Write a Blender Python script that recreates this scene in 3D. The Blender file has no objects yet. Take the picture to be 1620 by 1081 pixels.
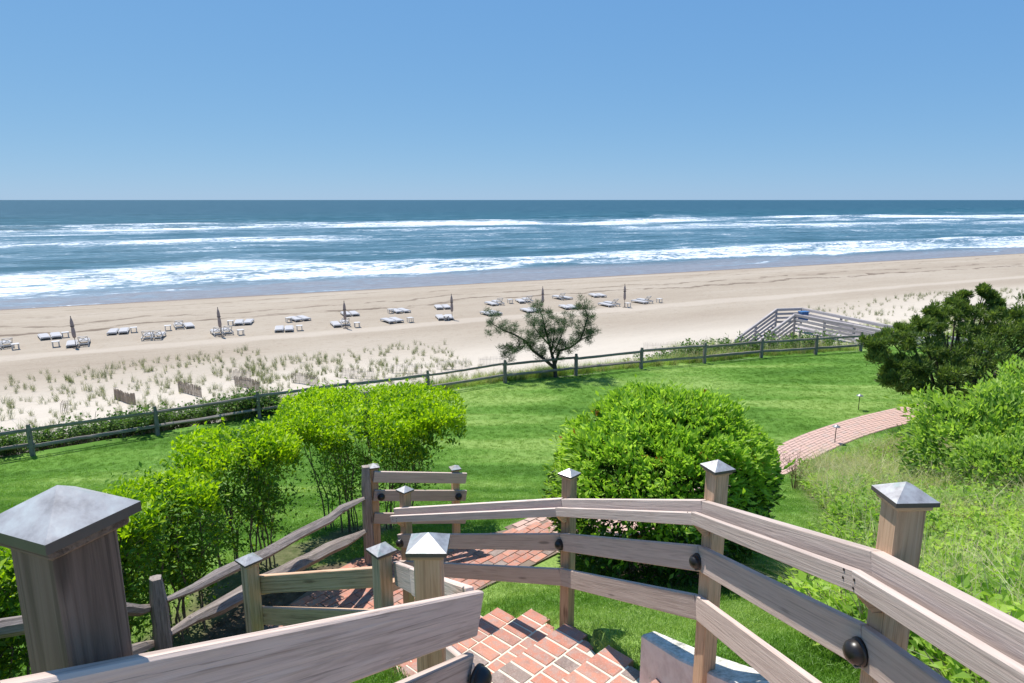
import bpy, bmesh, math, random
import numpy as np
from mathutils import Vector, Matrix

# ------------------------------------------------------------------ camera, sky, sun, exposure
S = bpy.context.scene
C = S.collection
CAMZ = 13.0                      # camera height above the sea
F, CX, CY, TH = 1065.0, 810.0, 540.5, math.radians(11.88)
cam = bpy.data.cameras.new('camera'); cam.sensor_width = 36.0; cam.lens = 36.0 * F / 1620.0
cam.clip_start = 0.05; cam.clip_end = 200000.0
camo = bpy.data.objects.new('camera', cam); C.objects.link(camo)
camo.location = (0, 0, CAMZ); camo.rotation_euler = (math.pi / 2 - TH, 0, 0)
S.camera = camo

SUN_EL, SUN_AZ = math.radians(66), math.radians(-44)      # azimuth from +Y towards +X
W_ = bpy.data.worlds.new('World'); S.world = W_; W_.use_nodes = True
wn = W_.node_tree; bg = wn.nodes['Background']
sky = wn.nodes.new('ShaderNodeTexSky'); sky.sky_type = 'NISHITA'; sky.sun_disc = False
sky.sun_elevation = SUN_EL; sky.sun_rotation = SUN_AZ
sky.altitude = 0; sky.air_density = 0.6; sky.dust_density = 0.15; sky.ozone_density = 6.0
sep = wn.nodes.new('ShaderNodeSeparateColor'); com = wn.nodes.new('ShaderNodeCombineColor'); wn.links.new(sky.outputs[0], sep.inputs[0])
for ch, (gain, pw) in enumerate(((.331, .55), (.418, .36), (.535, .14))):       # soft, low-contrast camera response for the whole sky
    m1 = wn.nodes.new('ShaderNodeMath'); m1.operation = 'MULTIPLY'; m1.inputs[1].default_value = .12; wn.links.new(sep.outputs[ch], m1.inputs[0])
    m2 = wn.nodes.new('ShaderNodeMath'); m2.operation = 'POWER'; m2.inputs[1].default_value = pw; wn.links.new(m1.outputs[0], m2.inputs[0])
    m3 = wn.nodes.new('ShaderNodeMath'); m3.operation = 'MULTIPLY'; m3.inputs[1].default_value = gain / .105; wn.links.new(m2.outputs[0], m3.inputs[0])
    wn.links.new(m3.outputs[0], com.inputs[ch])
wn.links.new(com.outputs[0], bg.inputs[0])
bg.inputs[1].default_value = 0.105
sun = bpy.data.lights.new('sun', 'SUN'); sun.energy = 4.3; sun.angle = math.radians(0.53); sun.color = (1.0, 0.955, 0.89)
suno = bpy.data.objects.new('sun', sun); C.objects.link(suno)
sd = Vector((math.sin(SUN_AZ) * math.cos(SUN_EL), math.cos(SUN_AZ) * math.cos(SUN_EL), math.sin(SUN_EL)))
suno.rotation_euler = sd.to_track_quat('Z', 'Y').to_euler(); suno.location = (-20, 20, 40)
S.view_settings.view_transform = 'Standard'; S.view_settings.look = 'None'
S.view_settings.exposure = 0.55; S.view_settings.gamma = 1.0; S.view_settings.use_curve_mapping = False
S.render.engine = 'CYCLES'
S.cycles.use_denoising = True; S.cycles.max_bounces = 6; S.cycles.diffuse_bounces = 3
S.cycles.transmission_bounces = 3; S.cycles.transparent_max_bounces = 6; S.cycles.caustics_reflective = False

rng = np.random.default_rng(7)
random.seed(7)

# ------------------------------------------------------------------ surveying helpers (from photo measurements to metres)
CT, ST = math.cos(TH), math.sin(TH)
def ray(u, v):
    a, b = (u - CX) / F, (v - CY) / F
    return a, CT - b * ST, -ST - b * CT
def at_d(u, v, D):
    a, y, z = ray(u, v); k = D / y
    return Vector((a * k, D, CAMZ + z * k))
def at_drop(u, v, drop):
    a, y, z = ray(u, v); k = drop / -z
    return Vector((a * k, y * k, CAMZ - drop))

# shore-aligned coordinates
PH = math.radians(24.9)
def to_sn(x, y): return x * math.cos(PH) + y * math.sin(PH), -x * math.sin(PH) + y * math.cos(PH)
def to_xy(s, n): return s * math.cos(PH) - n * math.sin(PH), s * math.sin(PH) + n * math.cos(PH)

FDROP = 7.5
fence_px = [(52, 723), (250, 690), (410.5, 662), (551, 641), (677.6, 624), (799, 606), (911, 594), (1014, 584),
            (1114, 575), (1204, 566), (1290, 561), (1361, 555.5)]
FP = [at_drop(u, v, FDROP) for u, v in fence_px]
_d = FP[1] - FP[0]
FP = [FP[0] - _d * 2, FP[0] - _d] + FP
_fx = [FP[0].x - 60] + [p.x for p in FP] + [FP[-1].x + 60]
_fy = [FP[0].y - 60 * .45] + [p.y for p in FP] + [FP[-1].y + 60 * .45]
_fs = [to_sn(x, y)[0] for x, y in zip(_fx, _fy)]; _fn = [to_sn(x, y)[1] for x, y in zip(_fx, _fy)]
def fence_y(x): return np.interp(x, _fx, _fy)
def fence_n(s): return np.interp(s, _fs, _fn)

# ---- numpy value noise
_tab = np.random.default_rng(3).random((256, 256))
def vnoise(x, y):
    x = np.asarray(x, float); y = np.asarray(y, float)
    xi = np.floor(x).astype(int); yi = np.floor(y).astype(int); fx = x - xi; fy = y - yi
    fx = fx * fx * (3 - 2 * fx); fy = fy * fy * (3 - 2 * fy)
    t = lambda a, b: _tab[a & 255, b & 255]
    return (t(xi, yi) * (1 - fx) + t(xi + 1, yi) * fx) * (1 - fy) + (t(xi, yi + 1) * (1 - fx) + t(xi + 1, yi + 1) * fx) * fy
def fbm(x, y, o=4):
    r = 0; a = .5; x = np.asarray(x, float); y = np.asarray(y, float)
    for i in range(o):
        r = r + a * vnoise(x + 17.3 * i, y + 9.1 * i); x = x * 2.03; y = y * 2.03; a *= .5
    return r / (1 - .5 ** o)
def sstep(a, b, x):
    t = np.clip((np.asarray(x, float) - a) / (b - a), 0, 1); return t * t * (3 - 2 * t)

# ------------------------------------------------------------------ terrain
STEPS = [  # nosing: right end, left end, drop below the camera
    ((1.36, .90), (-.12, .30), 1.71), ((1.35, 1.25), (.0, .65), 1.90), ((1.34, 1.62), (.08, 1.0), 2.09), ((1.33, 2.0), (.12, 1.35), 2.28),
    ((1.30, 2.40), (.15, 1.7), 2.47), ((1.25, 2.85), (.15, 2.1), 2.66), ((1.15, 3.35), (.10, 2.55), 2.85),
    ((.98, 3.87), (.0, 3.02), 3.04), ((.72, 4.43), (-.22, 3.52), 3.23), ((.45, 4.98), (-.47, 4.02), 3.42),
    ((.175, 5.46), (-.78, 4.42), 3.61), ((-.136, 5.76), (-1.05, 4.77), 3.80), ((-.36, 5.97), (-1.28, 5.1), 3.99),
    ((-.65, 6.2), (-1.5, 5.5), 4.18)]
LANDING = [(-.95, 6.45), (-1.72, 5.9), (-2.75, 5.75), (-2.55, 6.6), (-1.98, 7.72), (-.72, 8.2), (.12, 8.55), (.5, 8.75), (.85, 8.1), (.24, 7.55), (-.3, 7.1)]
LDROP = 4.4
_hy = [-200, -20, 0, 1.0, 2, 3.4, 5, 6.0, 7, 8.5, 10, 12, 14, 16, 18, 22, 400]
_hd = [1.6, 1.6, 1.75, 1.95, 2.2, 2.6, 3.46, 3.95, 4.3, 4.55, 4.98, 5.7, 6.4, 7.0, 7.42, 7.5, 7.5]
def in_poly(x, y, poly):
    x = np.asarray(x, float); y = np.asarray(y, float); r = np.zeros(x.shape, bool); j = len(poly) - 1
    for i in range(len(poly)):
        xi, yi = poly[i][:2]; xj, yj = poly[j][:2]
        c = ((yi > y) != (yj > y)) & (x < (xj - xi) * (y - yi) / (yj - yi + 1e-12) + xi); r ^= c; j = i
    return r
def seg_dist(x, y, a, b):
    ax, ay = a[:2]; bx, by = b[:2]; dx, dy = bx - ax, by - ay
    t = np.clip(((x - ax) * dx + (y - ay) * dy) / (dx * dx + dy * dy + 1e-12), 0, 1)
    return np.hypot(x - ax - t * dx, y - ay - t * dy), t
def poly_dist(x, y, poly):
    d = np.full(np.shape(x), 1e9)
    for i in range(len(poly)):
        d = np.minimum(d, seg_dist(x, y, poly[i], poly[(i + 1) % len(poly)])[0])
    return np.where(in_poly(x, y, poly), -d, d)
STAIR_POLY = [t for t, u, d in STEPS] + [u for t, u, d in STEPS[::-1]]
def hill_drop(x, y):
    x = np.asarray(x, float); y = np.asarray(y, float)
    ye = y + np.maximum(0, -12 - x) * .47
    k = 0
    for o in (-.5, -.25, 0, .25, .5): k = k + np.interp(ye + o * 1.2, _hy, _hd)
    return k / 5
def lawn_drop(x, y):
    x = np.asarray(x, float); y = np.asarray(y, float)
    d = hill_drop(x, y) + .05 * (fbm(x * .35, y * .35, 3) - .5) * sstep(8, 12, y)
    d = d + .55 * (1 - sstep(-1.95, -1.3, x)) * sstep(1.0, 3.4, y) * (1 - sstep(5.6, 7.2, y))
    # level bench round the brick landing
    pd = poly_dist(x, y, LANDING)
    d = d + (LDROP + .03 - d) * (1 - sstep(.05, 1.0, pd))
    # sunk under the steps
    near = (y < 7) & (np.abs(x) < 2.2)
    if np.any(near):
        sd_ = poly_dist(x, y, STAIR_POLY)
        best = np.full(x.shape, 1e9); bd = np.zeros(x.shape)
        for t, u, dd in STEPS:
            q, _ = seg_dist(x, y, t, u); m = q < best; best = np.where(m, q, best); bd = np.where(m, dd, bd)
        d = np.where(sd_ < .02, np.maximum(d, bd + .25), d)
        d = np.where((sd_ >= .02) & (sd_ < .6) & near, d + (np.maximum(d, bd + .06) - d) * (1 - sstep(.02, .6, sd_)), d)
    return d
_dm = [0, .6, 1.5, 4, 8, 14, 22, 1e5]; _dd = [0, .1, .45, 1.6, 2.35, 3.0, 3.5, 3.5]
def beach_drop(s, n):
    s = np.asarray(s, float); n = np.asarray(n, float)
    m = n - fence_n(s)
    d = FDROP + np.interp(m, _dm, _dd)
    b = sstep(2, 5, m) * (1 - sstep(15, 24, m))
    d = d - b * .5 * (fbm(s * .22, n * .3, 3) - .5)
    d = d - .9 * np.exp(-((n - 43) / 8) ** 2) * sstep(52, 72, s)
    d = d - .07 * (fbm(s * .5, n * .5, 3) - .5) * (1 - sstep(90, 97, n)) * sstep(1, 3, m)
    d = d + np.interp(n, [74, 84, 99.3, 120, 200], [0, .45, 2.0, 3.2, 6])
    return d
def ground_z(x, y):
    s, n = to_sn(np.asarray(x, float), np.asarray(y, float))
    return CAMZ - np.where(n > fence_n(s), beach_drop(s, n), lawn_drop(x, y))
def gz(x, y): return float(ground_z(np.array([x]), np.array([y]))[0])

# ------------------------------------------------------------------ materials
def srgb(*c): return tuple(((v / 255) / 12.92 if v / 255 <= .04045 else ((v / 255 + .055) / 1.055) ** 2.4) for v in c) + (1,)
def lin(*c): return tuple(c) + (1,)
class NT:
    def __init__(s, name):
        s.m = bpy.data.materials.new(name); s.m.use_nodes = True; s.t = s.m.node_tree
        s.b = s.t.nodes['Principled BSDF']; s.out = s.t.nodes['Material Output']
    def n(s, typ, props=None, **inp):
        nd = s.t.nodes.new('ShaderNode' + typ)
        for k, v in (props or {}).items(): setattr(nd, k, v)
        for k, v in inp.items():
            key = k.replace('_', ' ')
            s.set(nd, int(k[1:]) if k[0] == 'i' and k[1:].isdigit() else key, v)
        return nd
    def set(s, nd, key, v):
        i = nd.inputs[key]
        if isinstance(v, bpy.types.NodeSocket): s.t.links.new(v, i)
        else: i.default_value = v
    def noise(s, vec, scale, detail=4, rough=.55, dist=0.0):
        return s.n('TexNoise', Vector=vec, Scale=scale, Detail=detail, Roughness=rough, Distortion=dist).outputs[0]
    def ramp(s, fac, *stops):
        nd = s.n('ValToRGB', Fac=fac); e = nd.color_ramp.elements
        while len(e) < len(stops): e.new(.5)
        for q, (p, c) in zip(e, stops):
            q.position = p; q.color = c if not isinstance(c, (int, float)) else (c, c, c, 1)
        return nd.outputs[0]
    def mix(s, fac, a, b, mode='MIX'):
        nd = s.n('Mix', dict(data_type='RGBA', blend_type=mode)); s.set(nd, 0, fac); s.set(nd, 6, a); s.set(nd, 7, b); return nd.outputs[2]
    def math(s, op, a, b=0.0):
        nd = s.n('Math', dict(operation=op)); s.set(nd, 0, a); s.set(nd, 1, b); return nd.outputs[0]
    def mapr(s, v, a, b, c=0.0, d=1.0):
        nd = s.n('MapRange', dict(interpolation_type='SMOOTHSTEP')); s.set(nd, 0, v); s.set(nd, 1, a); s.set(nd, 2, b); s.set(nd, 3, c); s.set(nd, 4, d); return nd.outputs[0]
    def coord(s, kind='Object'): return s.n('TexCoord').outputs[kind]
    def mapping(s, vec, scale=(1, 1, 1), rot=(0, 0, 0), loc=(0, 0, 0)):
        return s.n('Mapping', Vector=vec, Scale=scale, Rotation=rot, Location=loc).outputs[0]
    def attr(s, name): return s.n('Attribute', dict(attribute_name=name)).outputs['Fac']
    def bump(s, h, strength, dist=.01):
        nd = s.n('Bump', Height=h, Strength=strength, Distance=dist); s.set(s.b, 'Normal', nd.outputs[0])
    def done(s, col, rough=.7, spec=.3, **kw):
        s.set(s.b, 'Base Color', col); s.set(s.b, 'Roughness', rough); s.set(s.b, 'Specular IOR Level', spec)
        for k, v in kw.items(): s.set(s.b, k, v)
        return s.m
def obj_vec(N, seed=True):
    v = N.coord('Object')
    if not seed: return v
    r = N.n('ObjectInfo').outputs['Random']
    c = N.n('CombineXYZ', X=N.math('MULTIPLY', r, 37.0), Y=N.math('MULTIPLY', r, 91.0), Z=N.math('MULTIPLY', r, 53.0)).outputs[0]
    return N.n('VectorMath', dict(operation='ADD'), i0=v, i1=c).outputs[0]

def wood(name, dark, mid, light, rough=.75, grain=1.0, green=0.0, fine=1.0):
    N = NT(name); v = obj_vec(N)
    g1 = N.noise(N.mapping(v, (1.4, 34, 34)), 1.6 * grain, 5, .6, 1.2)
    g2 = N.noise(N.mapping(v, (2.2, 120, 120)), 1.0 * grain, 4, .65, .6)
    g3 = N.noise(N.mapping(v, (1.0, 60, 60)), 1.2 * grain, 3, .6, 1.5)
    blot = N.noise(N.mapping(v, (2.0, 5, 5)), 1.3, 4, .6)
    col = N.ramp(g1, (.22, dark), (.48, mid), (.80, light))
    col = N.mix(N.mapr(g2, .5, .66, 0, .55 * fine), col, dark)
    col = N.mix(N.mapr(g3, .57, .62, 0, .6 * fine), col, tuple(c * .62 for c in dark[:3]) + (1,))
    col = N.mix(N.mapr(blot, .45, .8, 0, .55), col, N.mix(.5, light, mid))
    vo = N.n('TexVoronoi', Vector=N.mapping(v, (2.6, 13, 13)), Scale=1.0)
    kn = N.math('MULTIPLY', N.mapr(vo.outputs['Distance'], .10, .22, 1, 0), N.mapr(N.n('SeparateColor', i0=vo.outputs['Color']).outputs[0], .80, .82))
    col = N.mix(N.math('MULTIPLY', kn, .7), col, tuple(c * .45 for c in dark[:3]) + (1,))
    if green: col = N.mix(N.mapr(N.noise(v, 6, 4), .5, .75, 0, green), col, lin(.13, .15, .09))
    tone = N.math('ADD', N.math('MULTIPLY', N.n('ObjectInfo').outputs['Random'], .36), .82)
    col = N.mix(1.0, col, N.n('CombineColor', Red=tone, Green=tone, Blue=tone).outputs[0], 'MULTIPLY')
    N.bump(N.math('ADD', g1, N.math('MULTIPLY', g2, .7)), .55, .004)
    return N.done(col, rough, .25)
M = {}
M['board'] = wood('weathered_board', lin(.42, .32, .27), lin(.585, .455, .39), lin(.68, .56, .485), fine=.55)
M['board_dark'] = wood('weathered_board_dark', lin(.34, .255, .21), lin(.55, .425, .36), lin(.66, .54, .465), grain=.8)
M['rail'] = wood('weathered_handrail', lin(.44, .345, .30), lin(.58, .47, .41), lin(.67, .57, .51), fine=.5)
M['post'] = wood('cedar_post', lin(.35, .21, .125), lin(.57, .37, .235), lin(.67, .485, .335), green=.08)
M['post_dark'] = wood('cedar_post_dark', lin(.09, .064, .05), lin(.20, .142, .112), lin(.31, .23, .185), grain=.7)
M['split'] = wood('split_rail_wood', lin(.13, .105, .092), lin(.28, .23, .205), lin(.46, .40, .365), rough=.85, green=.2)
M['fence'] = wood('fence_rail_wood', lin(.125, .105, .09), lin(.26, .225, .195), lin(.46, .41, .365), rough=.85)
M['walk'] = wood('boardwalk_wood', lin(.25, .225, .22), lin(.42, .385, .38), lin(.56, .52, .51))
M['slat'] = wood('sand_fence_slat', lin(.24, .185, .14), lin(.36, .285, .22), lin(.48, .39, .31))
M['stem'] = wood('shrub_bark', lin(.10, .08, .06), lin(.21, .175, .135), lin(.32, .275, .22))
M['bark'] = wood('pine_bark', lin(.03, .024, .02), lin(.075, .06, .05), lin(.14, .12, .10))

def m_cap():
    N = NT('weathered_copper_cap'); v = obj_vec(N)
    a = N.noise(v, 26, 5, .65); b = N.noise(v, 70, 3)
    col = N.ramp(a, (.3, lin(.30, .28, .27)), (.5, lin(.47, .45, .435)), (.72, lin(.58, .59, .56)))
    col = N.mix(N.mapr(N.noise(N.mapping(v, loc=(4, 2, 1)), 18, 4), .56, .72, 0, .55), col, lin(.30, .43, .38))
    N.bump(b, .12, .002)
    return N.done(col, .38, .5, Metallic=.45)
M['cap'] = m_cap()
M['cap_edge'] = None
def flat(name, c, rough=.5, spec=.4, var=.25, scale=8, **kw):
    N = NT(name); v = obj_vec(N)
    k = N.noise(v, scale, 4)
    d = tuple(x * (1 - var) for x in c[:3]) + (1,)
    return N.done(N.mix(k, d, c), rough, spec, **kw)
M['cap_edge'] = flat('shaded_copper_edge', lin(.13, .115, .11), .45, .4, .35, 30, Metallic=.3)  # dark bronze patina, with the shade on the cap's sides put into the colour
M['black'] = flat('black_bronze_lamp', lin(.018, .015, .014), .35, .5)
M['lens'] = flat('lamp_lens', lin(.35, .33, .28), .3, .5)
M['white'] = flat('white_painted_wood', lin(.56, .545, .53), .6, .3, .15)
M['cushion'] = flat('pale_grey_cover', lin(.47, .465, .475), .85, .1, .2, 5)
M['taupe'] = flat('taupe_canvas', lin(.42, .345, .32), .9, .1, .3, 6)
M['pole'] = flat('umbrella_pole_wood', lin(.11, .085, .07), .6, .3)
M['blue'] = flat('blue_plastic', lin(.055, .16, .36), .5, .4, .2)
M['steel'] = flat('galvanised_steel', lin(.36, .37, .38), .4, .5, .2, Metallic=.5)

def m_curb():
    N = NT('painted_curb'); v = N.coord('Object')
    a = N.noise(v, 9, 6, .65); b = N.noise(v, 45, 4)
    nz = N.n('SeparateXYZ', Vector=N.n('NewGeometry').outputs['Normal']).outputs[2]
    face = N.ramp(a, (.3, lin(.60, .51, .49)), (.55, lin(.76, .68, .655)), (.8, lin(.82, .76, .74)))
    top = N.ramp(N.math('ADD', N.math('MULTIPLY', a, .6), N.math('MULTIPLY', b, .4)), (.34, lin(.17, .18, .17)), (.46, lin(.48, .46, .39)), (.60, lin(.72, .69, .63)))
    N.bump(N.math('ADD', a, b), .5, .006)
    return N.done(N.mix(N.mapr(nz, .5, .8), face, top), .8, .2)
M['curb'] = m_curb()
def m_brick(name='brick', pale=0.0):
    N = NT(name); r = N.n('ObjectInfo').outputs['Random']
    isl = N.n('NewGeometry').outputs['Random Per Island']
    rr = N.math('FRACT', N.math('ADD', N.math('MULTIPLY', r, 7.31), isl))
    v = N.coord('Object'); g = N.n('NewGeometry').outputs['Position']
    col = N.ramp(rr, (0, lin(.22, .17, .15)), (.07, lin(.27, .21, .18)), (.16, lin(.41, .19, .14)), (.5, lin(.49, .20, .135)), (.75, lin(.53, .245, .17)), (1, lin(.44, .17, .115)))
    n1 = N.noise(g, 14, 5, .65); n2 = N.noise(g, 90, 3)
    col = N.mix(N.mapr(n1, .44, .62, 0, .62), col, lin(.34, .27, .24))
    n3 = N.noise(g, 5.5, 4, .7); col = N.mix(N.mapr(n3, .5, .66, 0, .5), col, lin(.27, .17, .14))
    col = N.mix(N.mapr(n2, .5, .75, 0, .4), col, lin(.60, .46, .39))
    if pale: col = N.mix(pale, col, lin(.56, .41, .35))
    N.bump(N.math('ADD', n1, N.math('MULTIPLY', n2, .5)), .5, .004)
    return N.done(col, .85, .2)
M['brick'] = m_brick('red_brick'); M['brick_pale'] = m_brick('pale_paving_brick', .7)
M['mortar'] = flat('cream_mortar', lin(.74, .68, .55), .9, .1, .3, 12)
M['path_base'] = flat('path_joint_sand', lin(.26, .20, .16), .95, .1, .4, 6)

def m_sand():
    N = NT('beach_sand'); g = N.n('NewGeometry').outputs['Position']
    sn = N.mapping(g, rot=(0, 0, -PH))            # x along the shore, y towards the sea
    nn = N.n('SeparateXYZ', Vector=sn).outputs[1]
    big = N.noise(N.mapping(sn, (.04, .16, .1)), 1.0, 5, .6)
    med = N.noise(N.mapping(sn, (.35, .8, .5)), 1.0, 5, .65)
    fine = N.noise(g, 5.0, 4, .7); foot = N.noise(N.mapping(sn, (1.3, 1.9, 1)), 1.0, 3, .6)
    col = N.ramp(big, (.3, lin(.30, .247, .19)), (.5, lin(.345, .292, .228)), (.7, lin(.39, .337, .272)))
    col = N.mix(N.mapr(foot, .54, .70, 0, .6), col, lin(.27, .215, .165))
    col = N.mix(N.mapr(fine, .4, .75, 0, .25), col, lin(.46, .40, .33))
    # smooth raked strip in front of the loungers, and pale dry sand of the dune
    wob = N.math('ADD', nn, N.math('MULTIPLY', big, 5.0))
    strip = N.math('MULTIPLY', N.mapr(wob, 58.2, 59.2), N.mapr(wob, 61.4, 60.4))
    col = N.mix(N.math('MULTIPLY', strip, .5), col, lin(.48, .42, .35))
    col = N.mix(N.mapr(nn, 53, 40, 0, .8), col, lin(.53, .475, .40))
    # thin lines of dark wrack above the high-water mark
    wv = N.math('ADD', nn, N.math('MULTIPLY', N.noise(N.mapping(sn, (.05, .02, 1)), 1.0, 4, .6), 16.0))
    brk = N.mapr(med, .42, .56)
    for c_, w_, k_ in ((76.5, .45, .9), (80.2, .35, .75), (86.0, .2, .5), (91.0, .22, .6)):
        line = N.math('MULTIPLY', N.mapr(wv, c_ - w_ - .25, c_ - w_ + .1), N.mapr(wv, c_ + w_ + .25, c_ + w_ - .1))
        col = N.mix(N.math('MULTIPLY', N.math('MULTIPLY', line, brk), k_), col, lin(.15, .115, .085))
    # wet sand at the water's edge
    wet = N.mapr(N.math('ADD', nn, N.math('MULTIPLY', big, 4.0)), 95.5, 98.5)
    col = N.mix(N.math('MULTIPLY', wet, .85), col, lin(.19, .125, .085))
    N.bump(N.math('ADD', N.math('MULTIPLY', foot, 1.2), N.math('ADD', N.math('MULTIPLY', med, .8), N.math('MULTIPLY', fine, .3))), .55, .12)
    return N.done(col, N.mapr(wet, 0, 1, .95, .4), .15)
M['sand'] = m_sand()
def m_lawn():
    N = NT('lawn_turf'); g = N.n('NewGeometry').outputs['Position']
    st = N.noise(N.mapping(g, (.14, .7, 1), rot=(0, 0, math.radians(-29))), 1.0, 3, .5, .2)
    fine = N.noise(g, 30, 4, .7); med = N.noise(g, 2.2, 4, .6)
    col = N.ramp(st, (.34, lin(.07, .16, .022)), (.5, lin(.125, .245, .04)), (.66, lin(.24, .35, .09)))
    col = N.mix(N.mapr(fine, .4, .7, 0, .5), col, lin(.035, .085, .012))
    col = N.mix(N.mapr(med, .55, .8, 0, .4), col, lin(.17, .22, .07))
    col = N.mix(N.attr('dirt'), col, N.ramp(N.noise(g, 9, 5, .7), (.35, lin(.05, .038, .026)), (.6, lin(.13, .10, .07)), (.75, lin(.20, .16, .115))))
    N.bump(fine, .4, .02)
    return N.done(col, .9, .1)
M['lawn'] = m_lawn()

def m_leaf(name, a, b, c, trans=.35, loc_noise=None, rough=.5, spec=.35, tcol=1.5):
    """a, b, c: range of leaf colours. Each leaf takes its own; part of the light passes through."""
    N = NT(name); isl = N.n('NewGeometry').outputs['Random Per Island']
    if loc_noise:                                  # patches of the ground cover differ in colour
        L = N.n('ObjectInfo').outputs['Location']
        p = N.noise(N.mapping(L, loc_noise[:3], rot=(0, 0, math.radians(loc_noise[3]))), 1.0, 3, .5, .2)
        isl = N.math('ADD', N.math('MULTIPLY', isl, .3), N.mapr(p, .32, .68, 0, .75))
    else:
        g = N.n('NewGeometry').outputs['Position']
        isl = N.math('ADD', N.math('MULTIPLY', isl, .55), N.mapr(N.noise(g, 2.6, 4, .6), .36, .66, 0, .45))
    col = N.ramp(isl, (0, a), (.5, b), (1, c))
    N.done(col, rough, spec)
    tr = N.n('BsdfTranslucent', Color=N.mix(1.0, col, lin(tcol, tcol * 1.05, tcol * .55), 'MULTIPLY'))
    mx = N.n('MixShader', Fac=trans, i1=N.b.outputs[0], i2=tr.outputs[0])
    N.t.links.new(mx.outputs[0], N.out.inputs[0]); return N.m
M['leaf_hedge'] = m_leaf('hedge_leaf', lin(.06, .15, .016), lin(.12, .25, .024), lin(.20, .35, .034))
M['leaf_hedge_new'] = m_leaf('hedge_new_leaf', lin(.22, .36, .006), lin(.34, .50, .008), lin(.46, .60, .012), .45)
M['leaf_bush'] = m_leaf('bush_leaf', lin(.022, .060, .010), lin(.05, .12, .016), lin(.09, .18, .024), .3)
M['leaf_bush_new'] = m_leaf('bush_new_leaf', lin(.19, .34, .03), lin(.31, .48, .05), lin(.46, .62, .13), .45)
M['leaf_red'] = m_leaf('bush_rusty_leaf', lin(.22, .09, .02), lin(.30, .14, .03), lin(.24, .20, .04), .4)
M['leaf_shrub'] = m_leaf('shrub_leaf', lin(.05, .13, .02), lin(.11, .22, .035), lin(.20, .33, .06), .42)
M['leaf_shrub_new'] = m_leaf('shrub_pale_leaf', lin(.21, .35, .05), lin(.31, .46, .075), lin(.42, .56, .13), .45)
M['leaf_cedar'] = m_leaf('cedar_spray', lin(.04, .08, .018), lin(.12, .185, .04), lin(.32, .41, .09), .32)
M['leaf_pine'] = m_leaf('pine_needle', lin(.03, .065, .022), lin(.065, .12, .04), lin(.13, .195, .07), .15)
M['lawn_blade'] = m_leaf('lawn_blade', lin(.095, .20, .022), lin(.165, .305, .045), lin(.31, .43, .12), .36, (.14, .7, 1, -29))
M['wild_green'] = m_leaf('wild_grass', lin(.13, .23, .035), lin(.28, .41, .075), lin(.48, .57, .19), .35, (.5, .5, 1, 0))
M['wild_straw'] = m_leaf('dry_grass', lin(.42, .37, .21), lin(.58, .52, .33), lin(.68, .63, .46), .42)
M['wild_leaf'] = m_leaf('weed_leaf', lin(.11, .22, .03), lin(.26, .42, .05), lin(.44, .58, .10), .48, (.7, .7, 1, 0))
M['dune_blade'] = m_leaf('beach_grass_blade', lin(.07, .10, .035), lin(.13, .17, .07), lin(.28, .30, .17), .25)
M['rose_leaf'] = m_leaf('fence_side_leaf', lin(.05, .115, .02), lin(.10, .19, .03), lin(.18, .28, .05), .35)

M['twig'] = flat('reddish_twig', lin(.24, .14, .10), .8, .2)
def m_sea():
    N = NT('sea_water'); g = N.n('NewGeometry').outputs['Position']
    sn = N.mapping(g, rot=(0, 0, -PH)); nn = N.n('SeparateXYZ', Vector=sn).outputs[1]
    foam_w = N.attr('foam'); turb = N.attr('turb')
    f1 = N.noise(N.mapping(sn, (.07, .22, 1)), 1.0, 6, .68, 1.2)
    f2 = N.noise(N.mapping(sn, (.5, 1.3, 1)), 1.0, 5, .7, .8)
    f4 = N.noise(N.mapping(sn, (.022, .05, 1)), 1.0, 6, .62, .8)
    f3 = N.noise(N.mapping(sn, (.02, .11, 1)), 1.0, 5, .6, .4)
    k = N.math('ADD', N.math('MULTIPLY', f1, .36), N.math('ADD', N.math('MULTIPLY', f2, .36), N.math('MULTIPLY', f4, .28)))
    k = N.math('ADD', N.math('MULTIPLY', N.math('SUBTRACT', k, .5), 3.3), .5)
    foam = N.mapr(N.math('ADD', k, foam_w), .87, 1.17)
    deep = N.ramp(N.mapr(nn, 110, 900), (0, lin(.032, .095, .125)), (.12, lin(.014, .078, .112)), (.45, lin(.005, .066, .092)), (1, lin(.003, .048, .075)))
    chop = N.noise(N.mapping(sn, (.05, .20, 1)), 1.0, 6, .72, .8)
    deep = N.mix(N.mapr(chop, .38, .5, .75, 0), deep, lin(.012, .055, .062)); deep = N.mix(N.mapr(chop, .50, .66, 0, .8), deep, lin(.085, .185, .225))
    sw = N.mapr(N.math('ADD', nn, N.math('MULTIPLY', f3, 18.0)), 118, 133, 1, 0)
    swash = N.mix(N.mapr(f2, .4, .65, 0, .5), lin(.19, .19, .205), lin(.29, .305, .33))
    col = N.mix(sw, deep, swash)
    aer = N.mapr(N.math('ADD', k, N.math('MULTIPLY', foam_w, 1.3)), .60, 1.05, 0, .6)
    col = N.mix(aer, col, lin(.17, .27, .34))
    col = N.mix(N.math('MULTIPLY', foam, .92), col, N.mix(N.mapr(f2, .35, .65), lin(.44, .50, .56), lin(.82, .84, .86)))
    w1 = N.noise(N.mapping(sn, (.25, .8, 1)), 1.0, 4, .6); w2 = N.noise(N.mapping(sn, (.03, .12, 1)), 1.0, 3, .6)
    N.bump(N.math('ADD', w1, N.math('MULTIPLY', w2, 4.0)), .6, .5)
    return N.done(col, N.mapr(foam, 0, 1, .38, .9), .16)
M['sea'] = m_sea()

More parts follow.
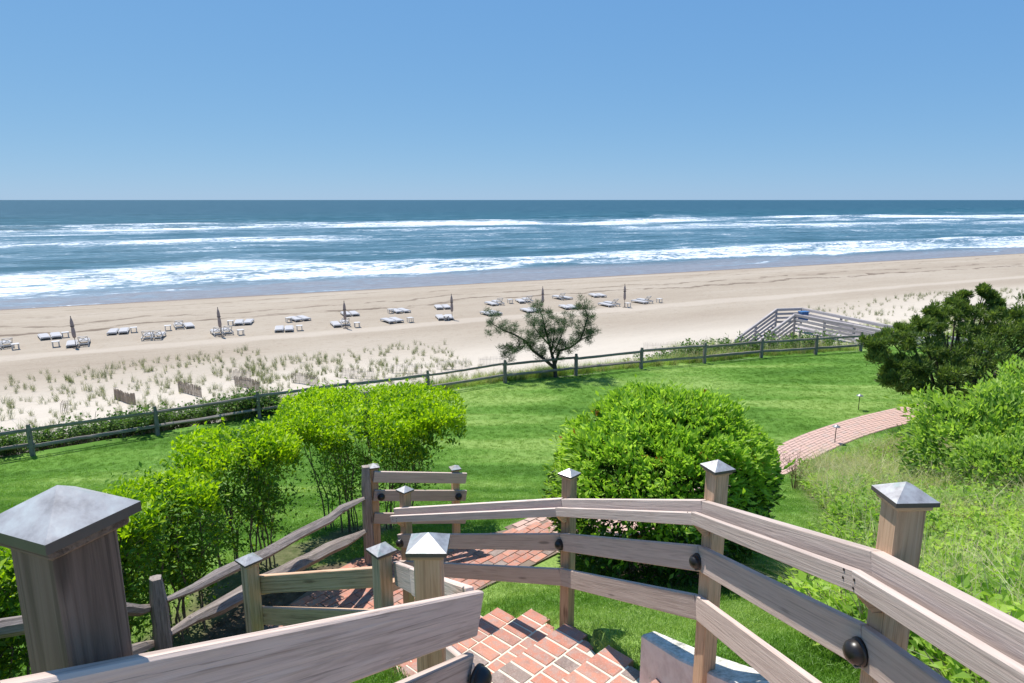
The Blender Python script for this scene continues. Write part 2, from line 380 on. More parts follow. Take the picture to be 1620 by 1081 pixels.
# ------------------------------------------------------------------ object helpers
def link(o, parent=None, label=None, cat=None, group=None, kind=None):
    C.objects.link(o)
    if parent: o.parent = parent
    if label: o['label'] = label
    if cat: o['category'] = cat
    if group: o['group'] = group
    if kind: o['kind'] = kind
    return o
def thing(name, loc, label, cat, group=None, rz=0, kind=None):
    o = bpy.data.objects.new(name, None); o.empty_display_size = .2
    o.location = loc; o.rotation_euler = (0, 0, rz)
    return link(o, None, label, cat, group, kind)
def mesh(name, V, Fc, mats, smooth=False, mi=None):
    me = bpy.data.meshes.new(name); me.from_pydata([tuple(v) for v in V], [], Fc); 
    for m in (mats if isinstance(mats, (list, tuple)) else [mats]): me.materials.append(m)
    if smooth: me.polygons.foreach_set('use_smooth', [True] * len(me.polygons))
    if mi is not None: me.polygons.foreach_set('material_index', mi)
    me.update(); return me
def np_mesh(name, V, Q, mats, mi=None, smooth=False, attrs=None):
    """V (N,3), Q (K,3 or 4) arrays"""
    V = np.asarray(V, np.float32); Q = np.asarray(Q, np.int32); k = Q.shape[1]
    me = bpy.data.meshes.new(name); me.vertices.add(len(V)); me.vertices.foreach_set('co', V.ravel())
    me.loops.add(Q.size); me.loops.foreach_set('vertex_index', Q.ravel())
    me.polygons.add(len(Q)); me.polygons.foreach_set('loop_start', np.arange(0, Q.size, k, dtype=np.int32))
    for m in (mats if isinstance(mats, (list, tuple)) else [mats]): me.materials.append(m)
    if mi is not None: me.polygons.foreach_set('material_index', np.asarray(mi, np.int32))
    me.polygons.foreach_set('use_smooth', np.full(len(Q), smooth))
    for an, av in (attrs or {}).items():
        at = me.attributes.new(an, 'FLOAT', 'POINT'); at.data.foreach_set('value', np.asarray(av, np.float32))
    me.update(calc_edges=True); me.validate(); return me
def place(name, me, parent, Mw=None):
    """a part given in world space under an unrotated Empty"""
    o = bpy.data.objects.new(name, me); C.objects.link(o)
    if parent is not None:
        o.parent = parent
        o.matrix_parent_inverse = world_of(parent).inverted()
    o.matrix_basis = Mw if Mw is not None else Matrix.Identity(4)
    WM[o.name] = o.matrix_basis.copy()
    return o
WM = {}
def world_of(o):
    if o.name in WM: return WM[o.name]
    return Matrix.LocRotScale(o.location, o.rotation_euler, o.scale)
def box_bm(sx, sy, sz, bev=.003, centre=(0, 0, 0)):
    bm = bmesh.new(); bmesh.ops.create_cube(bm, size=1, matrix=Matrix.Translation(centre) @ Matrix.Diagonal((sx, sy, sz, 1)))
    if bev: bmesh.ops.bevel(bm, geom=bm.edges[:], offset=bev, segments=1, affect='EDGES')
    return bm
def bm_mesh(name, bm, m, smooth=False):
    me = bpy.data.meshes.new(name); bm.to_mesh(me); bm.free(); me.materials.append(m)
    if smooth: me.polygons.foreach_set('use_smooth', [True] * len(me.polygons))
    return me
def frame(p0, p1):
    """local x along p0-p1, z up"""
    d = Vector(p1) - Vector(p0); L = d.length; x = d / L
    y = Vector((0, 0, 1)).cross(x); y.normalize(); z = x.cross(y)
    R = Matrix((x, y, z)).transposed().to_4x4()
    return Matrix.Translation((Vector(p0) + Vector(p1)) / 2) @ R, L
def beam(name, p0, p1, th, h, m, parent, bev=.004, wav=0.0):
    """board from p0 to p1 (centre line), th wide, h high"""
    Mx, L = frame(p0, p1)
    bm = box_bm(L, th, h, bev)
    if wav:
        n = max(3, int(L / .18)); 
        for i in range(1, n):
            g = bm.verts[:] + bm.edges[:] + bm.faces[:]
            bmesh.ops.bisect_plane(bm, geom=g, plane_co=(-L / 2 + L * i / n, 0, 0), plane_no=(1, 0, 0))
        ph = random.random() * 9
        for v in bm.verts:
            v.co.z += wav * (math.sin(v.co.x * 5 + ph) * .6 + math.sin(v.co.x * 13 + ph * 2) * .4); v.co.y += wav * .6 * math.sin(v.co.x * 7 + ph)
    return place(name, bm_mesh(name, bm, m), parent, Mx)
def tubes(paths, sides=5):
    """paths: list of (points (k,3), radii (k,)) -> V, F"""
    V = []; Q = []
    for P, R in paths:
        P = np.asarray(P, float); k = len(P); b = len(V)
        T = np.gradient(P, axis=0); T /= np.linalg.norm(T, axis=1)[:, None] + 1e-9
        ref = np.array([1., 0, 0]) if abs(T[0][0]) < .7 else np.array([0, 1., 0])
        for i in range(k):
            a = np.cross(T[i], ref); a /= np.linalg.norm(a) + 1e-9; c = np.cross(T[i], a)
            for j in range(sides):
                t = 2 * math.pi * j / sides
                V.append(P[i] + R[i] * (math.cos(t) * a + math.sin(t) * c))
        for i in range(k - 1):
            for j in range(sides):
                Q.append((b + i * sides + j, b + i * sides + (j + 1) % sides, b + (i + 1) * sides + (j + 1) % sides, b + (i + 1) * sides + j))
    return np.array(V), np.array(Q)
def lathe(prof, seg=14):
    V = []; Q = []
    for r, z in prof:
        for j in range(seg):
            t = 2 * math.pi * j / seg; V.append((r * math.cos(t), r * math.sin(t), z))
    for i in range(len(prof) - 1):
        for j in range(seg):
            Q.append((i * seg + j, i * seg + (j + 1) % seg, (i + 1) * seg + (j + 1) % seg, (i + 1) * seg + j))
    return V, Q
def unit(v): return v / (np.linalg.norm(v, axis=-1, keepdims=True) + 1e-9)
def leaves(P, D, N, L, Wd, fold=.25):
    """P base (n,3), D direction, N rough normal, L length (n,), Wd width ratio -> verts, tris"""
    n = len(P); D = unit(D); B = unit(np.cross(N, D)); Nn = np.cross(D, B); L = np.asarray(L)[:, None]
    w = L * Wd
    v0 = P; v1 = P + D * L * .5 + B * w * .5 + Nn * w * fold; v2 = P + D * L; v3 = P + D * L * .5 - B * w * .5 + Nn * w * fold
    V = np.stack([v0, v1, v2, v3], 1).reshape(-1, 3)
    i = np.arange(n) * 4
    T = np.stack([np.stack([i, i + 1, i + 2], 1), np.stack([i, i + 2, i + 3], 1)], 1).reshape(-1, 3)
    return V, T
def rdir(n, r=rng):
    v = r.normal(size=(n, 3)); return unit(v)

# ------------------------------------------------------------------ THE SETTING: lawn, beach, sea
def grid(nx, ny): 
    i = np.arange(nx - 1)[:, None] * ny + np.arange(ny - 1)[None]
    return np.stack([i, i + ny, i + ny + 1, i + 1], -1).reshape(-1, 4)
WILD = [(1.75, -3), (1.95, 2.5), (2.15, 4.0), (2.7, 5.6), (4.2, 8.2), (5.7, 11.5), (6.9, 15.0), (7.8, 17.0), (9.3, 18.4), (11.0, 19.4), (13, 20.5), (16, 22.2), (40, 27), (60, 20), (60, -3)]
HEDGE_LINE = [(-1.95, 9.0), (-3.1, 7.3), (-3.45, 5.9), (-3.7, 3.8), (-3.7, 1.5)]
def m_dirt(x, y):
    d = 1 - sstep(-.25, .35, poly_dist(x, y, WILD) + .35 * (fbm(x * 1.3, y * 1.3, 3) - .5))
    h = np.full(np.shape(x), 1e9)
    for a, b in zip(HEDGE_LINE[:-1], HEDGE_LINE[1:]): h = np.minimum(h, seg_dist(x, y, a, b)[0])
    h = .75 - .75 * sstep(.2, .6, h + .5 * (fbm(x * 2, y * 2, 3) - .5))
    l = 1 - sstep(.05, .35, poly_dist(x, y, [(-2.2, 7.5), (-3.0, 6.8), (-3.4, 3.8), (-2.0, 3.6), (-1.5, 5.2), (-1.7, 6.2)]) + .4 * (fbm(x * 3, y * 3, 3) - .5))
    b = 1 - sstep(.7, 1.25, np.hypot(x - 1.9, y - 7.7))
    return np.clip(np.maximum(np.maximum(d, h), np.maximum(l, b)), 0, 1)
xs = np.unique(np.concatenate([np.linspace(-90, -16, 30), np.linspace(-16, -4, 60), np.linspace(-4, 3, 90), np.linspace(3, 22, 90), np.linspace(22, 90, 30)]))
ts = np.unique(np.concatenate([np.linspace(0, 8, 110), np.linspace(8, 16, 60), np.linspace(16, 60, 70)]))
XX, YY = np.meshgrid(xs, np.concatenate([np.linspace(-40, -.5, 20), ts]), indexing='ij')
fy_ = fence_y(xs)[:, None] + .45
tt = (YY + 40) / (YY.max() + 40)
# rows keep their y until just short of the fence line, then close up on it
YY = np.minimum(YY, fy_ - .02 * (YY.max() - YY) / YY.max()) 
YY = np.where(YY < -40, -40 + tt * .01, YY)
ZZ = CAMZ - lawn_drop(XX, YY)
me = np_mesh('lawn', np.stack([XX, YY, ZZ], -1).reshape(-1, 3), grid(*XX.shape), M['lawn'], smooth=True, attrs={'dirt': m_dirt(XX, YY).ravel()})
link(bpy.data.objects.new('lawn', me), kind='structure')

ss = np.unique(np.concatenate([np.linspace(-3000, -150, 24), np.linspace(-150, -60, 40), np.linspace(-60, 90, 320), np.linspace(90, 300, 70), np.linspace(300, 6000, 30)]))
mm = np.unique(np.concatenate([np.linspace(0, 24, 90), np.linspace(24, 80, 110), np.linspace(80, 110, 20)]))
SS, MM = np.meshgrid(ss, mm, indexing='ij'); NN = MM + fence_n(SS)
X_, Y_ = to_xy(SS, NN)
me = np_mesh('beach', np.stack([X_, Y_, CAMZ - beach_drop(SS, NN)], -1).reshape(-1, 3), grid(*SS.shape), M['sand'], smooth=True)
link(bpy.data.objects.new('beach', me), kind='structure')

ss = np.unique(np.concatenate([np.array([-60000, -20000, -6000, -2500]), np.linspace(-1200, -300, 60), np.linspace(-300, 420, 330), np.linspace(420, 1800, 140), np.array([2600, 4500, 9000, 25000, 60000])]))
nn_ = np.unique(np.concatenate([np.linspace(97.5, 160, 100), np.linspace(160, 420, 190), np.linspace(420, 900, 100), np.geomspace(900, 90000, 40)]))
SS, NN = np.meshgrid(ss, nn_, indexing='ij')
Z = np.zeros_like(SS); foam = np.full_like(SS, .0); 
wig = lambda s, a, sc, off: a * (fbm(s * sc + off, s * 0 + off, 3) - .5)
Z += .16 * (fbm(SS * .03, NN * .12, 3) - .5) * sstep(110, 160, NN)
for i, (c0, hgt, wid, fo, pat, lo) in enumerate([(133, .75, 9, 0, .2, 0), (172, .35, 10, .10, .8, .4), (205, .45, 11, .06, .8, .45), (243, .55, 12, .15, .75, .46), (287, .6, 13, .17, .7, .46),
                                             (318, .5, 12, .22, .7, .45), (352, 1.0, 15, .22, .5, .36), (392, .9, 16, .20, .7, .42), (440, 1.0, 18, .16, .9, .55), (505, 1.1, 20, .12, 1., .58), (585, .9, 22, .0, 1, .6), (680, .9, 24, .0, 1, .6)]):
    cn = c0 + wig(SS, 26, .012, i * 7.7) + wig(SS, 7, .07, i * 3.1)
    env = sstep(lo - .1, lo + .22, fbm(SS * .011 + i * 5.3, SS * 0 + i * 2.7, 3))
    t = (NN - cn) / wid
    shp = np.where(t < 0, np.exp(-(t * 2.4) ** 2), np.exp(-(t * 1.0) ** 2))   # steep to the shore
    Z += 1.35 * hgt * (.35 + .65 * env) * shp
    if fo: foam += fo * .95 * env * (.2 + 1.5 * sstep(.3, .7, fbm(SS * .035 + i, NN * .1, 3))) * np.where(t < 0, np.exp(-(t * 1.1) ** 2), np.exp(-(t * 1.6) ** 2))
edge = 119 - 8 * (1 - sstep(-35, 55, SS)) + wig(SS, 18, .02, 40) + wig(SS, 5, .09, 11)
back = 150 + wig(SS, 30, .014, 21)
foam += .54 * sstep(edge - 1.5, edge + 2.5, NN) * (1 - sstep(back - 14, back + 8, NN))
foam += .20 * np.exp(-((NN - edge) / 2.2) ** 2)
e2 = 108.5 + wig(SS, 16, .03, 60) + wig(SS, 4, .15, 13)
foam += .22 * (1 - sstep(-20, 70, SS)) * sstep(100, 103, NN) * (1 - sstep(edge - 2, edge + 2, NN)) + .40 * np.exp(-((NN - e2) / 1.1) ** 2) * sstep(.35, .6, fbm(SS * .03, SS * 0 + 5, 3)) + .12 * sstep(e2, e2 + 3, NN) * (1 - sstep(edge - 3, edge, NN))
lap = 99.6 + wig(SS, 2.0, .06, 2)
foam += .42 * np.exp(-((NN - lap) / .7) ** 2) * sstep(.3, .55, fbm(SS * .05, SS * 0 + 9, 3))
NP = NN + 70 * (fbm(SS * .008 + 2, NN * .01, 3) - .5)
foam += .38 * sstep(205, 280, NP) * (1 - sstep(350, 460, NP)) * sstep(.34, .62, fbm(SS * .009 + 3, NN * .03, 4)) + .22 * sstep(150, 170, NN) * (1 - sstep(330, 420, NN))
foam += .03 * sstep(330, 420, NN) * (1 - sstep(600, 1200, NN))
X_, Y_ = to_xy(SS, NN)
Z *= sstep(100, 122, NN); Z = Z * (1 - sstep(1200, 2500, NN)) + .02
me = np_mesh('sea', np.stack([X_, Y_, Z], -1).reshape(-1, 3), grid(*SS.shape), M['sea'], smooth=True, attrs={'foam': foam.ravel(), 'turb': foam.ravel()})
link(bpy.data.objects.new('sea', me), kind='structure')

# ------------------------------------------------------------------ scatter of ground cover (joined "stuff")
src_coll = bpy.data.collections.new('ground_cover_sources')
def source(name, V, T, mats, mi=None):
    o = bpy.data.objects.new(name, np_mesh(name, V, T, mats, mi)); return o
def scatter(name, P, srcs, smin, smax, label=None, seed=0, tilt=.18):
    """geometry-node scatter of small plants on the points P; stuff"""
    r = np.random.default_rng(seed); n = len(P)
    me = bpy.data.meshes.new(name); me.vertices.add(n); me.vertices.foreach_set('co', np.asarray(P, np.float32).ravel())
    a = me.attributes.new('rot', 'FLOAT_VECTOR', 'POINT')
    R = np.stack([r.normal(size=n) * tilt, r.normal(size=n) * tilt, r.random(n) * 6.283], 1); a.data.foreach_set('vector', R.astype(np.float32).ravel())
    a = me.attributes.new('scl', 'FLOAT', 'POINT'); a.data.foreach_set('value', (smin + (smax - smin) * r.random(n) ** 1.3).astype(np.float32))
    a = me.attributes.new('idx', 'INT', 'POINT'); a.data.foreach_set('value', r.integers(0, len(srcs), n).astype(np.int32))
    o = bpy.data.objects.new(name, me); link(o, None, label, None, None, 'stuff')
    coll = bpy.data.collections.new(name + '_sources')
    for k, s in enumerate(srcs): coll.objects.link(s)
    ng = bpy.data.node_groups.new(name, 'GeometryNodeTree')
    ng.interface.new_socket('Geometry', in_out='INPUT', socket_type='NodeSocketGeometry'); ng.interface.new_socket('Geometry', in_out='OUTPUT', socket_type='NodeSocketGeometry')
    nn = ng.nodes; gi = nn.new('NodeGroupInput'); go = nn.new('NodeGroupOutput')
    m2p = nn.new('GeometryNodeMeshToPoints'); iop = nn.new('GeometryNodeInstanceOnPoints'); ci = nn.new('GeometryNodeCollectionInfo')
    ci.inputs[0].default_value = coll; ci.inputs['Separate Children'].default_value = True; ci.inputs['Reset Children'].default_value = True
    def at(nm, ty):
        q = nn.new('GeometryNodeInputNamedAttribute'); q.data_type = ty; q.inputs[0].default_value = nm; return q.outputs['Attribute']
    L = ng.links.new
    L(gi.outputs[0], m2p.inputs[0]); L(m2p.outputs[0], iop.inputs['Points']); L(ci.outputs[0], iop.inputs['Instance'])
    iop.inputs['Pick Instance'].default_value = True
    L(at('idx', 'INT'), iop.inputs['Instance Index']); L(at('rot', 'FLOAT_VECTOR'), iop.inputs['Rotation']); L(at('scl', 'FLOAT'), iop.inputs['Scale'])
    L(iop.outputs[0], go.inputs[0])
    md = o.modifiers.new('scatter', 'NODES'); md.node_group = ng
    return o
def blades(n, spread, hmin, hmax, wid, lean, r, bend=.5):
    """curved blades of two segments; verts, tris"""
    a = r.random(n) * 6.283; rad = spread * np.sqrt(r.random(n)); B = np.stack([rad * np.cos(a), rad * np.sin(a), np.zeros(n)], 1)
    h = hmin + (hmax - hmin) * r.random(n); la = r.random(n) * 6.283; ln = lean * r.random(n)
    Dh = np.stack([np.cos(la) * ln, np.sin(la) * ln, np.zeros(n)], 1)
    mid = B + Dh * h[:, None] * .45 + np.array([0, 0, 1.]) * (h * .58)[:, None]
    tip = B + Dh * (h * (1 + bend))[:, None] + np.array([0, 0, 1.]) * (h * (1 - .25 * ln))[:, None]
    wa = r.random(n) * 6.283; Wv = np.stack([np.cos(wa), np.sin(wa), np.zeros(n)], 1) * wid
    V = np.stack([B - Wv * .5, B + Wv * .5, mid + Wv * .4, mid - Wv * .4, tip], 1).reshape(-1, 3); i = np.arange(n) * 5
    T = np.concatenate([np.stack([i, i + 1, i + 2], 1), np.stack([i, i + 2, i + 3], 1), np.stack([i + 3, i + 2, i + 4], 1)])
    return V, T
def cat(*parts):
    V = []; T = []; mi = []; b = 0
    for (v, t), m in parts:
        V.append(v); T.append(t + b); mi.append(np.full(len(t), m)); b += len(v)
    return np.concatenate(V), np.concatenate(T), np.concatenate(mi)

# lawn grass
r = np.random.default_rng(11)
lawn_src = [source('lawn_tuft', *blades(34, .09, .018, .042, .0045, .9, r), M['lawn_blade']) for k in range(4)]
def pts_rect(n, x0, x1, y0, y1, r): return r.uniform(x0, x1, n), r.uniform(y0, y1, n)
PX = []; 
x, y = pts_rect(800000, -22, 22, 1.0, 35, r); k = r.random(len(x)) < np.minimum(.95, 3.6 / y); x, y = x[k], y[k]
PATH = [(.35, 8.1), (1.6, 9.35), (3.0, 11.4), (5.2, 15.0), (7.75, 18.55), (10.8, 21.1), (14.7, 23.4), (19, 25.2), (26, 27)]
def path_dist(x, y):
    d = np.full(np.shape(x), 1e9)
    for a, b in zip(PATH[:-1], PATH[1:]): d = np.minimum(d, seg_dist(x, y, a, b)[0])
    return d
keep = (y < fence_y(x) - .12) & (m_dirt(x, y) < .45) & (path_dist(x, y) > .68) & (poly_dist(x, y, LANDING) > .03) & ~in_poly(x, y, STAIR_POLY) & (np.abs(x) < y * 1.15 + 5)
x, y = x[keep], y[keep]
scatter('lawn_grass', np.stack([x, y, ground_z(x, y)], 1), lawn_src, .75, 1.35, 'short mown green grass covering the sloping lawn', 1)

# wild tangle on the right-hand slope
r = np.random.default_rng(12)
def weed(r, n=26, h=.4):
    st = [(np.array([[0, 0, 0], [d[0] * .12, d[1] * .12, h * .5], [d[0] * .25, d[1] * .25, h * z]]), np.array([.004, .003, .002])) for d, z in zip(rdir(5, r), r.uniform(.7, 1.1, 5))]
    V, Q = tubes(st, 3); T = np.concatenate([Q[:, :3], Q[:, [0, 2, 3]]])
    k = r.integers(0, 5, n); t = r.uniform(.25, 1, n)
    P = np.array([st[i][0][0] * (1 - q) + st[i][0][2] * q for i, q in zip(k, t)]) + r.normal(size=(n, 3)) * .02
    D = rdir(n, r); D[:, 2] = np.abs(D[:, 2]) * .5
    return (V, T), leaves(P, D, rdir(n, r) * .6 + np.array([0, 0, 1.]), r.uniform(.045, .10, n), .6)
wsrc = []
for k in range(3):
    V, T, mi = cat((blades(26, .14, .15, .45, .007, .8, r), 0), (blades(10, .14, .25, .6, .004, .8, r), 1)); wsrc.append(source('wild_grass_tuft', V, T, [M['wild_green'], M['wild_straw']], mi))
for k in range(7):
    a, b = weed(r, 60, .36); V, T, mi = cat((a, 1), (b, 0)); wsrc.append(source('leafy_weed', V, T, [M['wild_leaf'], M['stem']], mi))
V, T = blades(14, .16, .4, .95, .004, 1.1, r, .2); wsrc.append(source('straw_tuft', V, T, M['wild_straw']))
P = []
for n, x0, x1, y0, y1 in ((7000, 1.7, 6.5, .8, 7), (7000, 2, 14, 7, 15), (4200, 7, 24, 14, 24)):
    P.append(np.stack(pts_rect(n, x0, x1, y0, y1, r), 1))
P = np.concatenate(P); x, y = P[:, 0], P[:, 1]
wd = poly_dist(x, y, WILD)
keep = (wd + .5 * (fbm(x * 1.5, y * 1.5, 3) - .5) < -.05) & (np.hypot(x - 1.9, y - 7.7) > 1.2) & (path_dist(x, y) > .9)
x, y = x[keep], y[keep]
scatter('wild_undergrowth', np.stack([x, y, ground_z(x, y)], 1), wsrc, .55, 1.25, 'tangled wild grass and weeds with dry straw on the slope', 2)

# ground cover behind the split-rail fence and beach grass on the dune
r = np.random.default_rng(13)
def along_fence(n, u0, u1, m0, m1, r, pw=1.0):
    s0 = to_sn(*at_drop(u0, 640, FDROP).xy)[0] if u0 is not None else _fs[1]; 
    f = lambda u: np.interp(u, [p[0] for p in fence_px], [p.x for p in FP[2:]])
    x0 = FP[0].x - 8 if u0 is None else f(u0); x1 = f(u1) if u1 is not None else FP[-1].x + 30
    x = r.uniform(x0, x1, n); y = fence_y(x); s, nq = to_sn(x, y); m = m0 + (m1 - m0) * r.random(n) ** pw
    nq = fence_n(s) + m; X, Y = to_xy(s, nq); return X, Y
rs = []
for k in range(4):
    a, b = weed(r, 46, .62); V, T, mi = cat((a, 1), (b, 0)); rs.append(source('leafy_rose', V, T, [M['rose_leaf'], M['stem']], mi))
P = []
for n, u0, u1, m0, m1 in ((1900, None, 385, .25, 2.3), (160, 370, 440, .25, 1.4)):
    X, Y = along_fence(n, u0, u1, m0, m1, r); P.append(np.stack([X, Y], 1))
P = np.concatenate(P); k = fbm(P[:, 0] * .5, P[:, 1] * .5, 3) > .36; P = P[k]
scatter('fence_side_roses', np.stack([P[:, 0], P[:, 1], ground_z(P[:, 0], P[:, 1])], 1), rs, .9, 1.75, 'leafy green beach rose growing along the far side of the fence', 3)
gs = [source('meadow_tuft', *blades(26, .14, .18, .48, .008, .7, r), M['wild_green']) for k in range(2)]
V, T, mi = cat((blades(16, .14, .2, .55, .007, .7, r), 0), (blades(12, .14, .25, .6, .006, .8, r), 1)); gs.append(source('meadow_mix', V, T, [M['dune_blade'], M['wild_straw']], mi))
P = []
for n, u0, u1, m0, m1 in ((1500, 360, 900, .25, 2.0), (700, 850, 1180, .2, 1.5), (1500, 1080, 1361, .3, 6.5), (2600, 1340, None, .3, 16)):
    X, Y = along_fence(n, u0, u1, m0, m1, r, 1.3); P.append(np.stack([X, Y], 1))
P = np.concatenate(P)
scatter('fence_side_grass', np.stack([P[:, 0], P[:, 1], ground_z(P[:, 0], P[:, 1])], 1), gs, .7, 1.5, 'tall green grass along the far side of the fence', 4)
P = []
for n, u0, u1, m0, m1 in ((420, 1105, 1215, 1.2, 6.5), (420, 1190, 1361, .8, 4.5)):
    X, Y = along_fence(n, u0, u1, m0, m1, r); P.append(np.stack([X, Y], 1))
P = np.concatenate(P)
scatter('boardwalk_weeds', np.stack([P[:, 0], P[:, 1], ground_z(P[:, 0], P[:, 1])], 1), gs + rs[:2], 1.3, 2.3, 'tall green weeds growing round the foot of the boardwalk', 6)
P = np.stack(pts_rect(2600, 3, 13, 8.5, 19.5, r), 1); k = (poly_dist(P[:, 0], P[:, 1], WILD) < -.1) & (fbm(P[:, 0] * .9, P[:, 1] * .9, 3) > .5) & (path_dist(P[:, 0], P[:, 1]) > 1.0); P = P[k]
dg = [source('dry_tuft', *cat((blades(20, .15, .35, .75, .008, .8, r), 0), (blades(16, .15, .4, .9, .006, .9, r), 1))[:2], [M['wild_straw']]) for k in range(2)]
V, T, mi = cat((blades(24, .16, .3, .65, .009, .8, r), 0), (blades(12, .16, .4, .85, .006, .9, r), 1)); dg.append(source('dry_mix', V, T, [M['wild_green'], M['wild_straw']], mi))
scatter('dry_grass', np.stack([P[:, 0], P[:, 1], ground_z(P[:, 0], P[:, 1])], 1), dg, .7, 1.25, 'tall wispy pale dry grass on the slope below the brick path', 7)
ds = []
for k in range(4):
    V, T, mi = cat((blades(22, .13, .3, .74, .012, .6, r), 0), (blades(7, .15, .3, .7, .007, .6, r), 1)); ds.append(source('beach_grass_tuft', V, T, [M['dune_blade'], M['wild_straw']], mi))
P = []
for n, u0, u1, m0, m1 in ((1250, None, 500, 3.0, 29), (850, 440, 960, 2.6, 25), (420, 900, 1160, 2.0, 9)):
    X, Y = along_fence(n, u0, u1, m0, m1, r, 1.15); P.append(np.stack([X, Y], 1))
P = np.concatenate(P)
# tufts stand in groups
C0 = P[r.integers(0, len(P), 520)] + r.normal(size=(520, 2)) * .35
P = np.concatenate([P, C0]); k = fbm(P[:, 0] * .5 + 3, P[:, 1] * .6, 3) > .36; P = P[k]
X, Y = r.uniform(30, 100, 2600), r.uniform(44, 84, 2600); s, nq = to_sn(X, Y); m = nq - fence_n(s)
k = (s > 50) & (nq < 49 + 5 * (fbm(s * .1, s * 0, 3) - .5)) & (fbm(X * .12, Y * .2, 3) > .44); P = np.concatenate([P, np.stack([X[k], Y[k]], 1)])
scatter('beach_grass', np.stack([P[:, 0], P[:, 1], ground_z(P[:, 0], P[:, 1])], 1), ds, .42, 1.02, 'sparse tufts of beach grass growing on the pale dune sand', 5)

# ------------------------------------------------------------------ shrubs and trees
def stem_path(p0, p1, r0, r1, wig, r, k=7):
    t = np.linspace(0, 1, k)[:, None]; p0 = np.array(p0, float); p1 = np.array(p1, float)
    P = p0 * (1 - t) + p1 * t; P += r.normal(size=(k, 3)) * wig * np.sin(t * 3.1)
    bow = np.array([p1[0] - p0[0], p1[1] - p0[1], 0]) * .25
    P -= bow * np.sin(t * 3.14)
    return P, (r0 * (1 - t) + r1 * t)[:, 0]
def part_mesh(name, me, root, kind=None):
    o = bpy.data.objects.new(name, me); C.objects.link(o); o.parent = root
    if kind: o['kind'] = kind
    return o

def hedge_shrub(cx, cy, rx, ry, rot, ztop, flat_h, n_top, n_side, label, seed, stems=13, side_new=.25):
    r = np.random.default_rng(seed); z0 = gz(cx, cy); H = ztop - z0
    root = thing('hedge_shrub', (cx, cy, z0), label, 'shrub', 'clipped shrubs along the split rail fence')
    ca, sa = math.cos(rot), math.sin(rot)
    def loc(u, v): return np.stack([u * ca - v * sa, u * sa + v * ca], -1)
    paths = []; tips = []
    for i in range(stems):
        a = r.uniform(0, 6.283); q = math.sqrt(r.random())
        b = loc(np.array(rx * .55 * q * math.cos(a)), np.array(ry * .35 * q * math.sin(a)))
        gzb = gz(cx + b[0], cy + b[1]) - z0 - .03
        e = loc(np.array(rx * .92 * q * math.cos(a) + r.normal() * .12), np.array(ry * .9 * q * math.sin(a) + r.normal() * .1))
        P, R = stem_path((b[0], b[1], gzb), (e[0], e[1], H * r.uniform(.86, .97)), r.uniform(.008, .015), .003, .022, r, 8); paths.append((P, R))
        for j in range(6):
            t = r.integers(2, 7); st = P[t]; d = rdir(1, r)[0]; d[2] = abs(d[2]) + .7; d = d / np.linalg.norm(d)
            L = r.uniform(.25, .55) * H * .5
            en = st + d * L; en[2] = min(en[2], H * .97)
            Q, Rq = stem_path(st, en, .006, .002, .02, r, 5); paths.append((Q, Rq)); tips.append(Q)
    V, Q = tubes(paths, 5); part_mesh('stems', np_mesh('stems', V, Q, M['stem'], smooth=True), root)
    # flat clipped top: a slab of new leaves with a broken edge
    a = r.uniform(0, 6.283, n_top); q = r.random(n_top) ** .42
    edge = 1 + .16 * (fbm(np.cos(a) * 2 + seed, np.sin(a) * 2, 3) - .5) * 2
    u = rx * q * edge * np.sign(np.cos(a)) * np.abs(np.cos(a)) ** .65; v = ry * q * edge * np.sign(np.sin(a)) * np.abs(np.sin(a)) ** .65
    xy = loc(u, v); dep = flat_h * (r.random(n_top) ** 1.25)
    top = H - .05 * H * np.clip(q, 0, 1) ** 5 + .07 * (fbm(xy[:, 0] * 3 + seed, xy[:, 1] * 3, 3) - .5) * 2
    top = top + np.where(r.random(n_top) < .05, r.uniform(.03, .16, n_top), 0)
    # clumps: keep leaves near clump centres so gaps remain
    P1 = np.stack([xy[:, 0], xy[:, 1], top - dep], 1)
    keep = fbm(P1[:, 0] * 5 + 20 + P1[:, 2] * 3, P1[:, 1] * 5 + P1[:, 2] * 4, 2) > np.clip(.22 + dep / flat_h * .42, 0, 1)
    P1 = P1[keep]; dep = dep[keep]
    D1 = rdir(len(P1), r); D1[:, 2] = np.abs(D1[:, 2]) * .8 + .25
    # leaves along stems and twigs
    ctr = []
    for P, R in paths:
        ctr.append(P[2:])
    ctr = np.concatenate(ctr); P2 = ctr[r.integers(0, len(ctr), n_side)] + r.normal(size=(n_side, 3)) * np.array([.13, .13, .14])
    P2 = P2[(P2[:, 2] > .12 * H) & (P2[:, 2] < H)]
    kk = (r.random(len(P2)) < .45 + .55 * (P2[:, 2] / H)) & (fbm(P2[:, 0] * 4.5 + P2[:, 2] * 3 + seed, P2[:, 1] * 4.5 + P2[:, 2] * 3.4, 2) > .40); P2 = P2[kk]
    D2 = rdir(len(P2), r); D2[:, 2] = D2[:, 2] * .7 + .3
    V1, T1 = leaves(P1, D1, rdir(len(P1), r) * .7 + np.array([0, 0, 1.]), r.uniform(.042, .085, len(P1)), .5)
    V2, T2 = leaves(P2, D2, rdir(len(P2), r) * .8 + np.array([0, 0, 1.]), r.uniform(.036, .070, len(P2)), .5)
    m1 = np.where(r.random(len(P1)) < np.where(dep < flat_h * .45, .88, .35), 1, 0); m2 = np.where(r.random(len(P2)) < side_new, 1, 0)
    V = np.concatenate([V1, V2]); T = np.concatenate([T1, T2 + len(V1)]); mi = np.repeat(np.concatenate([m1, m2]), 2)
    part_mesh('foliage', np_mesh('foliage', V, T, [M['leaf_hedge'], M['leaf_hedge_new']], mi), root, 'stuff')
    return root
